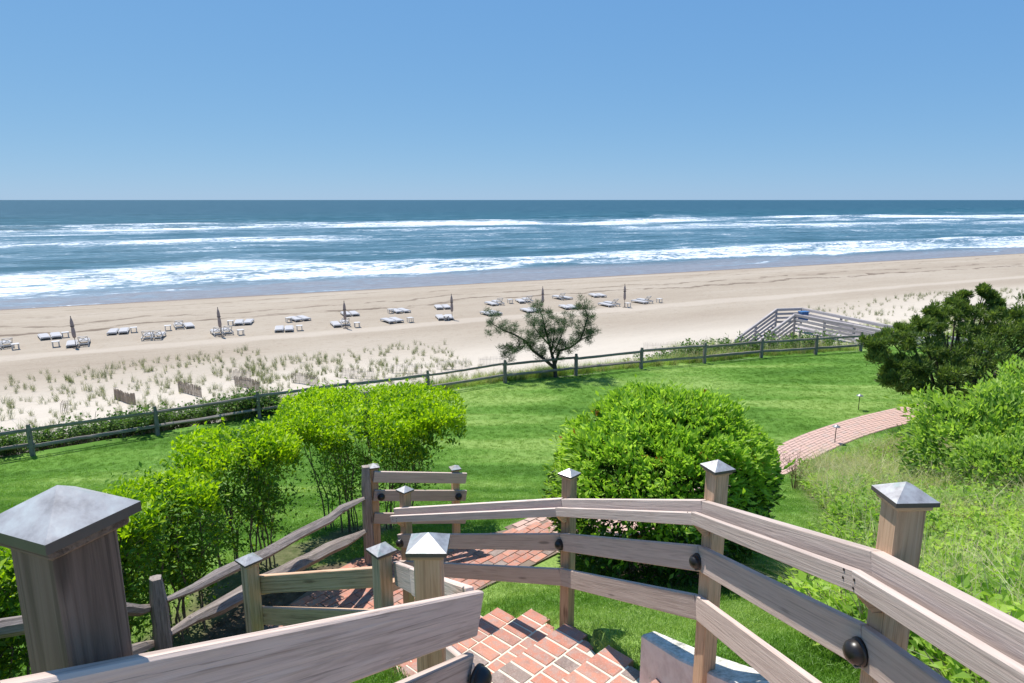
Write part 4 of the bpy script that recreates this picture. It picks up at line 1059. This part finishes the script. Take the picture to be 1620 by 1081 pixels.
# three-board railing at the far edge of the landing
br = thing('landing_railing', (-1.2, 7.85, CAMZ - LDROP), 'short three board railing at the far edge of the brick landing', 'railing')
B1, B2 = D3(591, 742, 7.72), D3(720, 745, 8.1)
for q, zt in ((B1, CAMZ - 3.19), (B2, CAMZ - 3.37)): capped_post(br, q.x, q.y, zt, CAMZ - LDROP - .06, math.radians(22), M['post'])
bd = (Vector((B2.x, B2.y)) - Vector((B1.x, B1.y))).normalized(); bn = Vector((bd.y, -bd.x))
for v0, v1 in ((743, 745.5), (772.5, 773), (808.5, 809)):
    A = D3(593, v0, 7.72) + Vector((*(bn * .06), -.07)); B = D3(720, v1, 8.1) + Vector((*(bn * .06), -.07)); e = (B - A).normalized()
    beam('rail_board', A - e * .03, B + e * .13, .032, .14, M['board'], br)
for u, D, v in ((601, 7.72, 782), (722.5, 8.1, 781.5)):
    step_light(br, D3(u, v, D) + Vector((*(bn * .085), 0)), Vector((*bn, 0)))

# rustic split-rail fence beside the landing
def split_rail(root, p0, p1, r0, m, taper=.55, nm='fence_rail', wig=.02, seed=0, flatten=1.0):
    rg = np.random.default_rng(seed); k = 12; p0 = np.array(p0); p1 = np.array(p1); t = np.linspace(0, 1, k)[:, None]
    P = p0 * (1 - t) + p1 * t; P[1:-1] += rg.normal(size=(k - 2, 3)) * wig * .35; P[:, 2] += (wig * np.sin(t * 3.14 * rg.uniform(.8, 1.6)))[:, 0] * rg.choice([-1, 1])
    prof = r0 * np.minimum(1, taper + np.minimum(t, 1 - t)[:, 0] * 3.2)
    Mx, L = frame(p0, p1); inv = Mx.inverted()
    loc = np.array([(inv @ Vector(q))[:] for q in P]); sides = 7; V = []; Q = []
    rad = 1 + rg.uniform(-.28, .18, sides)
    for i in range(k):
        rr_ = rad + rg.normal(size=sides) * .045
        for j in range(sides):
            a = 6.283 * j / sides + .4; V.append((loc[i][0], loc[i][1] + prof[i] * rr_[j] * math.cos(a) * flatten, loc[i][2] + prof[i] * rr_[j] * math.sin(a)))
    for i in range(k - 1):
        for j in range(sides): Q.append((i * sides + j, i * sides + (j + 1) % sides, (i + 1) * sides + (j + 1) % sides, (i + 1) * sides + j))
    Q.append(tuple(range(sides - 1, -1, -1))); Q.append(tuple(range((k - 1) * sides, k * sides)))
    return place(nm, mesh(nm, V, Q, m), root, Mx)
def split_post(root, x, y, zt, zb, w, m, seed, rot=0.0, lean=0.0):
    rg = np.random.default_rng(seed); L = zt - zb; k = 7; V = []; Q = []; sec = [(-.5, -.42), (.3, -.5), (.5, -.1), (.45, .45), (-.1, .5), (-.5, .3)]
    for i in range(k):
        t = i / (k - 1); s = w * (1 - .10 * t) * (.75 if i == k - 1 else 1)
        for a, b in sec:
            V.append((-L / 2 + L * t, (a + rg.normal() * .03) * s, (b + rg.normal() * .03) * s))
    for i in range(k - 1):
        for j in range(6): Q.append((i * 6 + j, i * 6 + (j + 1) % 6, (i + 1) * 6 + (j + 1) % 6, (i + 1) * 6 + j))
    Q.append((5, 4, 3, 2, 1, 0)); Q.append(tuple(range((k - 1) * 6, k * 6)))
    me = mesh('post', V, Q, m); bm = bmesh.new(); bm.from_mesh(me); bmesh.ops.recalc_face_normals(bm, faces=bm.faces); bm.to_mesh(me); bm.free()
    return place('post', me, root, Matrix.Translation((x, y, (zt + zb) / 2)) @ Matrix.Rotation(rot, 4, 'Z') @ Matrix.Rotation(lean, 4, 'X') @ Matrix.Rotation(-math.pi / 2, 4, 'Y'))
rf = thing('split_rail_fence', (-2.4, 6.0, CAMZ - 4.2), 'rustic grey split rail fence with tapered rails running below the clipped shrubs', 'fence')
S1 = D3(246, 914, 4.75); S2 = D3(578, 738, 7.62)
split_post(rf, S1.x, S1.y, S1.z, gz(S1.x, S1.y) - .3, .13, M['split'], 1, .5)
split_post(rf, S2.x, S2.y, S2.z, CAMZ - LDROP - .2, .13, M['split'], 2, .3)
split_rail(rf, D3(262, 950, 4.78), D3(579, 789, 7.6), .052, M['split'], .4, seed=3, wig=.03)
split_rail(rf, D3(265, 1005, 4.78), D3(580, 838, 7.6), .075, M['split'], .35, seed=4, wig=.02)
S0 = Vector((-2.95, 2.9, 0)); S0.z = gz(-2.95, 2.9) + 1.05
split_post(rf, S0.x, S0.y, S0.z, S0.z - 1.3, .13, M['split'], 5, .4)
split_rail(rf, D3(240, 962, 4.75), S0 + Vector((.02, 0, -.22)), .055, M['split'], .5, seed=6)
split_rail(rf, D3(242, 1018, 4.75), S0 + Vector((.02, 0, -.62)), .06, M['split'], .5, seed=7)

# two-rail fence between lawn and dune
ff = thing('post_and_rail_fence', FP[4], 'long two rail wooden fence along the far edge of the lawn', 'fence')
for i, p in enumerate(FP):
    h = .98 if i < 12 else 1.0
    zg = gz(p.x, p.y - .05); split_post(ff, p.x, p.y, zg + h, zg - .3, .135, M['fence'], 20 + i, .45 + random.uniform(-.2, .2), random.uniform(-.03, .03))
for i in range(len(FP) - 1):
    for h in (.80, .34):
        a, b = FP[i], FP[i + 1]
        za, zb = gz(a.x, a.y - .05) + h + random.uniform(-.05, .04), gz(b.x, b.y - .05) + h + random.uniform(-.05, .04); e = (b - a).normalized() * .10
        split_rail(ff, (a.x - e.x, a.y - e.y, za), (b.x + e.x, b.y + e.y, zb), .062, M['fence'], .8, seed=100 + i * 2 + int(h * 10), wig=.012, flatten=.6)

# ------------------------------------------------------------------ path lights
def path_light(u, v, v_top, label):
    p = at_drop(u, v, 7.45); z = gz(p.x, p.y); p.z = z
    h = .56
    t = thing('path_light', p, label, 'path light', 'lamps along the brick path')
    V, Q = lathe([(.013, -.1), (.013, h - .02)], 8); part_mesh('stake', mesh('stake', V, Q, M['black'], True), t)
    V, Q = lathe([(.0, h + .045), (.02, h + .045), (.035, h + .03), (.115, h - .015), (.117, h - .022), (.03, h - .005), (0, h)], 16); part_mesh('shade', mesh('shade', V, Q, M['steel'], True), t)
    V, Q = lathe([(.022, h - .05), (.022, h - .006)], 10); part_mesh('lens', mesh('lens', V, Q, M['lens'], True), t)
path_light(1358, 647, 618, 'slim path light on the lawn beyond the brick path')
path_light(1320.5, 701, 673, 'slim path light on the near edge of the brick path')

# ------------------------------------------------------------------ boardwalk stairs to the beach
bw = thing('boardwalk', (19, 39, CAMZ - 9.3), 'grey wooden boardwalk with four board rails and stairs down to the beach', 'boardwalk')
zd = CAMZ - 8.0
near = [Vector((21.6, 32.9)), Vector((20.35, 35.3)), Vector((19.4, 37.5)), Vector((18.5, 39.2)), Vector((17.6, 41.3))]
far = [Vector((23.6, 32.6)), Vector((22.5, 34.5)), Vector((21.2, 37.5)), Vector((20.1, 40.5)), Vector((19.0, 43.6)), Vector((17.2, 43.25))]
st0, st1 = near[-1], far[-1]; sdn = Vector((-.98, -.2)).normalized(); run, fall = 2.8, 1.9
nb0 = st0 + sdn * run; fb0 = st1 + sdn * run
def rail_posts(pts, zs, h=1.05):
    for i, (p, z) in enumerate(zip(pts, zs)):
        g = min(gz(p.x, p.y), z - .2) - .2
        place('post', bm_mesh('post', box_bm(z + h - g, .11, .11, .004), M['walk']), bw, Matrix.Translation((p.x, p.y, (z + h + g) / 2)) @ Matrix.Rotation(.25, 4, 'Z') @ Matrix.Rotation(math.pi / 2, 4, 'Y'))
    for (p, z), (q, w) in zip(zip(pts[:-1], zs[:-1]), zip(pts[1:], zs[1:])):
        e = (q - p).normalized(); nrm = Vector((-e.y, e.x)) * .075
        for k, hh in enumerate((1.0, .74, .48, .22)):
            beam('rail_board', (p.x + nrm.x, p.y + nrm.y, z + hh), (q.x + nrm.x, q.y + nrm.y, w + hh), .04, .14, M['walk'], bw, .005)
        beam('rail_cap', (p.x, p.y, z + 1.075), (q.x, q.y, w + 1.075), .15, .04, M['walk'], bw, .004)
rail_posts(near + [nb0 * .5 + st0 * .5, nb0], [zd] * 5 + [zd - fall * .5, zd - fall])
rail_posts(far + [fb0 * .5 + st1 * .5, fb0], [zd] * 6 + [zd - fall * .5, zd - fall])
# deck planks across the walk and stair treads
for i in range(70):
    t = i / 69 * 4; a = near[min(int(t), 3)].lerp(near[min(int(t), 3) + 1], t - min(int(t), 3)); b = far[min(int(t), 3)].lerp(far[min(int(t), 3) + 1], t - min(int(t), 3))
    beam('plank', (a.x, a.y, zd - .02), (b.x, b.y, zd - .02), .135, .035, M['walk'], bw, 0)
for i in range(11):
    t = (i + .6) / 11; a = st0 + sdn * run * t; b = st1 + sdn * run * t
    beam('tread', (a.x, a.y, zd - fall * t), (b.x, b.y, zd - fall * t), .29, .045, M['walk'], bw, 0)
for p in (st0, st1):
    q = p + sdn * run; beam('stringer', (p.x, p.y, zd - .14), (q.x, q.y, zd - fall - .14), .05, .24, M['walk'], bw, 0)
bp = at_d(1271, 500, 41.0)
bb = thing('blue_box', (bp.x, bp.y, bp.z - .3), 'small blue plastic box hung on the boardwalk rail', 'box')
part_mesh('body', bm_mesh('body', box_bm(.50, .34, .50, .02, (0, 0, .27)), M['blue']), bb)
part_mesh('lid', bm_mesh('lid', box_bm(.56, .40, .07, .015, (0, 0, .555)), M['blue']), bb)
bb.rotation_euler[2] = .25

# ------------------------------------------------------------------ sand fences on the dune
sf_px = [((97, 655), (108, 652)), ((182, 632), (215, 641)), ((283, 620), (319, 629)), ((372, 611), (411, 620)), ((364, 600), (397, 602)), ((462, 606), (503, 611)), ((540, 597), (592, 600)), ((618, 591), (667, 591)), ((690, 584), (743, 584)), ((758, 580), (797, 578)), ((1018, 556), (1074, 554))]
where = ['leftmost scrap of slatted sand fence behind the leafy roses', 'sand fence of thin slats, second from the left on the dune', 'sand fence of thin slats, third from the left on the dune', 'sand fence directly behind the third fence post from the left', 'farther pale sand fence behind another one left of centre',
         'sand fence of thin slats left of the big flat shrub top', 'zigzag sand fence above the flat-topped shrub', 'sand fence right of the zigzag one above the flat shrub', 'long sand fence left of the pine', 'sand fence under the left limb of the pine', 'faint sand fence right of the pine by the lawn fence']
slat_me = bm_mesh('slat', box_bm(.78, .034, .008, 0), M['slat'])
for (a, b), lab in zip(sf_px, where):
    def onsand(u, v):
        lo, hi = 7.6, 11.2
        for _ in range(40):
            md = (lo + hi) / 2; p = at_drop(u, v, md)
            if p.z > gz(p.x, p.y): lo = md
            else: hi = md
        return at_drop(u, v, lo)
    p, q = onsand(*a), onsand(*b); n = max(5, int((q - p).length / .085))
    t = thing('sand_fence', p, lab, 'sand fence', 'slatted sand fences on the dune')
    e = (q - p).normalized(); ang = math.atan2(e.y, e.x)
    for i in range(n):
        c = p.lerp(q, i / (n - 1)); zg = gz(c.x, c.y)
        place('slat', slat_me, t, Matrix.Translation((c.x, c.y, zg + .24 + random.uniform(-.06, .05))) @ Matrix.Rotation(ang + random.uniform(-.2, .2), 4, 'Z') @ Matrix.Rotation(random.uniform(-.06, .06), 4, 'Y') @ Matrix.Rotation(math.pi / 2, 4, 'Y'))
    for h in (.14, .46):
        P = np.array([[*(p.lerp(q, k / 4)).xy, gz(*(p.lerp(q, k / 4)).xy) + h] for k in range(5)]) - np.array(p)
        V, Q = tubes([(P, np.full(5, .006))], 4); part_mesh('wire', np_mesh('wire', V, Q, M['steel']), t)

# ------------------------------------------------------------------ beach furniture
def lounger(name, raised):
    t = thing(name, (0, 0, 0), 'x', 'sun lounger'); t.scale = (1, 1, .82 if raised else .62)
    def P(nm, bm, m): return part_mesh(nm, bm_mesh(nm, bm, m), t)
    hl = 1.0
    bm = bmesh.new()
    def add(sx, sy, sz, c, rx=0, piv=None):
        Mx = Matrix.Translation(c)
        if rx: Mx = Matrix.Translation(piv) @ Matrix.Rotation(rx, 4, 'X') @ Matrix.Translation(-Vector(piv)) @ Mx
        bmesh.ops.create_cube(bm, size=1, matrix=Mx @ Matrix.Diagonal((sx, sy, sz, 1)))
    for sx in (-.33, .33): add(.05, 2.0, .09, (sx, 0, .30))
    for sy in (-.98, .98): add(.61, .04, .09, (0, sy, .30))
    P('frame', bm, M['white'])
    for sx in (-.33, .33):
        for sy in (-.86, .86):
            P('leg', box_bm(.06, .06, .27, .004, (sx, sy, .125)), M['white'])
    P('seat_cushion', box_bm(.62, 1.24 if raised else 1.92, .10, .03, (0, .36 if raised else 0, .385)), M['cushion'])
    bm = bmesh.new()
    if raised:
        rx = math.radians(-52); piv = (0, -.26, .36); rxx = -rx
        def A(sx, sy, sz, c): add(sx, sy, sz, c, rx, piv)
        for sx in (-.31, .31): A(.05, .74, .04, (sx, -.63, .36))
        for sy in (-.28, -.98): A(.66, .05, .04, (0, sy, .36))
        for s in (1, -1):
            Mx = Matrix.Translation(piv) @ Matrix.Rotation(rx, 4, 'X') @ Matrix.Translation((0, -.37, .0)) @ Matrix.Rotation(s * math.atan2(.7, .6), 4, 'Z')
            bmesh.ops.create_cube(bm, size=1, matrix=Mx @ Matrix.Diagonal((.90, .045, .03 if s > 0 else .028, 1)))
        P('backrest', bm, M['white'])
        bm = bmesh.new(); A(.54, .05, .03, (0, -.46, .345)); A(.54, .05, .03, (0, -.80, .345)); P('slats', bm, M['white'])
    else:
        for i in range(8): add(.62, .06, .02, (0, -.9 + .26 * i, .335))
        P('slats', bm, M['white'])
    return t
def side_table(name):
    t = thing(name, (0, 0, 0), 'x', 'side table')
    part_mesh('table_top', bm_mesh('table_top', box_bm(.52, .52, .035, .006, (0, 0, .43)), M['white']), t)
    for sx in (-.2, .2):
        for sy in (-.2, .2): part_mesh('leg', bm_mesh('leg', box_bm(.05, .05, .42, .003, (sx, sy, .20)), M['white']), t)
    return t
def umbrella(name):
    t = thing(name, (0, 0, 0), 'x', 'umbrella')
    V, Q = lathe([(.024, -.1), (.022, 2.42), (.0, 2.43)], 8); part_mesh('pole', mesh('pole', V, Q, M['pole'], True), t)
    V, Q = lathe([(0, .05), (.22, .04), (.24, .0), (.24, -.05)], 14); part_mesh('base_plate', mesh('base_plate', V, Q, M['pole'], True), t)
    prof = [(.03, .78), (.13, .84), (.165, 1.05), (.15, 1.35), (.115, 1.62), (.14, 1.80), (.125, 2.02), (.075, 2.22), (.028, 2.36)]; V = []; seg = 32
    for r_, z in prof:
        for j in range(seg):
            a = 6.283 * j / seg; q = r_ * .72 * (1 + .22 * math.cos(a * 8 + z * .8)); V.append((q * math.cos(a), q * math.sin(a), z + (.03 * math.cos(a * 8) if z < .9 else 0)))
    Q = [(i * seg + j, i * seg + (j + 1) % seg, (i + 1) * seg + (j + 1) % seg, (i + 1) * seg + j) for i in range(len(prof) - 1) for j in range(seg)]
    part_mesh('canopy', mesh('canopy', V, Q, M['taupe'], True), t)
    V, Q = lathe([(.018, 2.36), (.034, 2.40), (.030, 2.45), (.0, 2.50)], 8); part_mesh('finial', mesh('finial', V, Q, M['pole'], True), t)
    V, Q = lathe([(.15, 1.66), (.15, 1.71)], 12); part_mesh('tie_strap', mesh('tie_strap', V, Q, M['pole'], True), t)
    return t
def copy_thing(o):
    c = o.copy(); C.objects.link(c)
    for ch in o.children:
        d = ch.copy(); C.objects.link(d); d.parent = c
    return c
used = {}
def put(proto, p, rz, label, group):
    o = proto if proto.name not in used else copy_thing(proto)
    used[proto.name] = 1
    o.location = p; o.rotation_euler = (0, 0, rz); o['label'] = label; o['group'] = group; return o
LF, LR, TB, UM = lounger('sun_lounger', False), lounger('sun_lounger', True), side_table('side_table'), umbrella('beach_umbrella')
ORD = ['first', 'second', 'third', 'fourth', 'fifth', 'sixth', 'seventh', 'eighth', 'ninth', 'tenth', 'eleventh', 'twelfth', 'thirteenth']
front = [(-4, 554, 1, 1, 25, 553), (121, 550, 0, 1, 89, 549), (242, 539, 1, 1, None, 0), (352, 532, 1, 1, 381, 530), (452, 526, 0, 0, 474, 523), (542, 518, 0, 1, 565, 518), (625, 512, 0, 0, 649, 510), (709, 507, 0, 0, 706, 507),
         (783, 500, 0, 0, None, 0), (846, 495, 0, 0, None, 0), (907, 490, 0, 0, None, 0), (971, 486, 0, 1, 993, 486), (1024, 481, 0, 1, 1043, 479)]
back = [(76, 538, 0, 0, 104, 534), (186, 530, 0, 0, 212, 526), (291, 521, 1, 0, 266, 523), (387, 515, 0, 0, 365, 515), (476, 509, 0, 0, 457, 510), (557, 501, 0, 0, None, 0), (637, 496, 0, 0, 618, 496), (705, 490, 0, 0, None, 0),
        (788, 484, 0, 1, 807, 480), (835, 480, 0, 1, None, 0), (896, 475, 1, 0, None, 0), (952, 471, 0, 0, None, 0)]
ex = Vector((math.cos(PH), math.sin(PH)))
def onbeach(u, v, up=1.4):
    p = at_drop(u, v, 11.0)
    for _ in range(4): p = at_drop(u, v, CAMZ - gz(p.x, p.y))
    return p
for row, L_, gname in (('dune', front, 'sun loungers in the row nearer the dune'), ('sea', back, 'sun loungers in the row nearer the sea')):
    for i, (u, v, ra, rb, tu, tv) in enumerate(L_):
        c = onbeach(u, v); fw = Vector((-ex.y, ex.x)); yaw = PH + random.uniform(-.22, .22) + (.30 if u < 120 else 0)
        c2 = Vector((c.x, c.y)) + fw * .95
        ax = Vector((math.cos(yaw), math.sin(yaw)))
        for s, rz, w in ((-1, ra, 'left'), (1, rb, 'right')):
            q = c2 + ax * s * .40; p = Vector((q.x, q.y, gz(q.x, q.y)))
            sta = 'raised lattice back' if rz else 'flat back'
            put(LR if rz else LF, p, yaw + random.uniform(-.06, .06), '%s white lounger, %s, %s pair from left, row nearer the %s' % (w, sta, ORD[i], row), gname)
        if tu is not None:
            p = onbeach(tu, tv); put(TB, p, yaw, 'small white table beside the %s lounger pair from left, row nearer the %s' % (ORD[i], row), 'side tables between the loungers')
for i, (u, v) in enumerate([(121, 551), (350.5, 533), (547, 520), (715.5, 506.5), (858.7, 491.5), (988, 486.5)]):
    p = onbeach(u, v); o = put(UM, p, i * 1.3, 'closed taupe beach umbrella, %s of six from the left' % ORD[i], 'closed beach umbrellas')
    o.rotation_euler = (random.uniform(-.02, .02), [-.06, -.05, -.05, 0, .01, .02][i], i * .7)
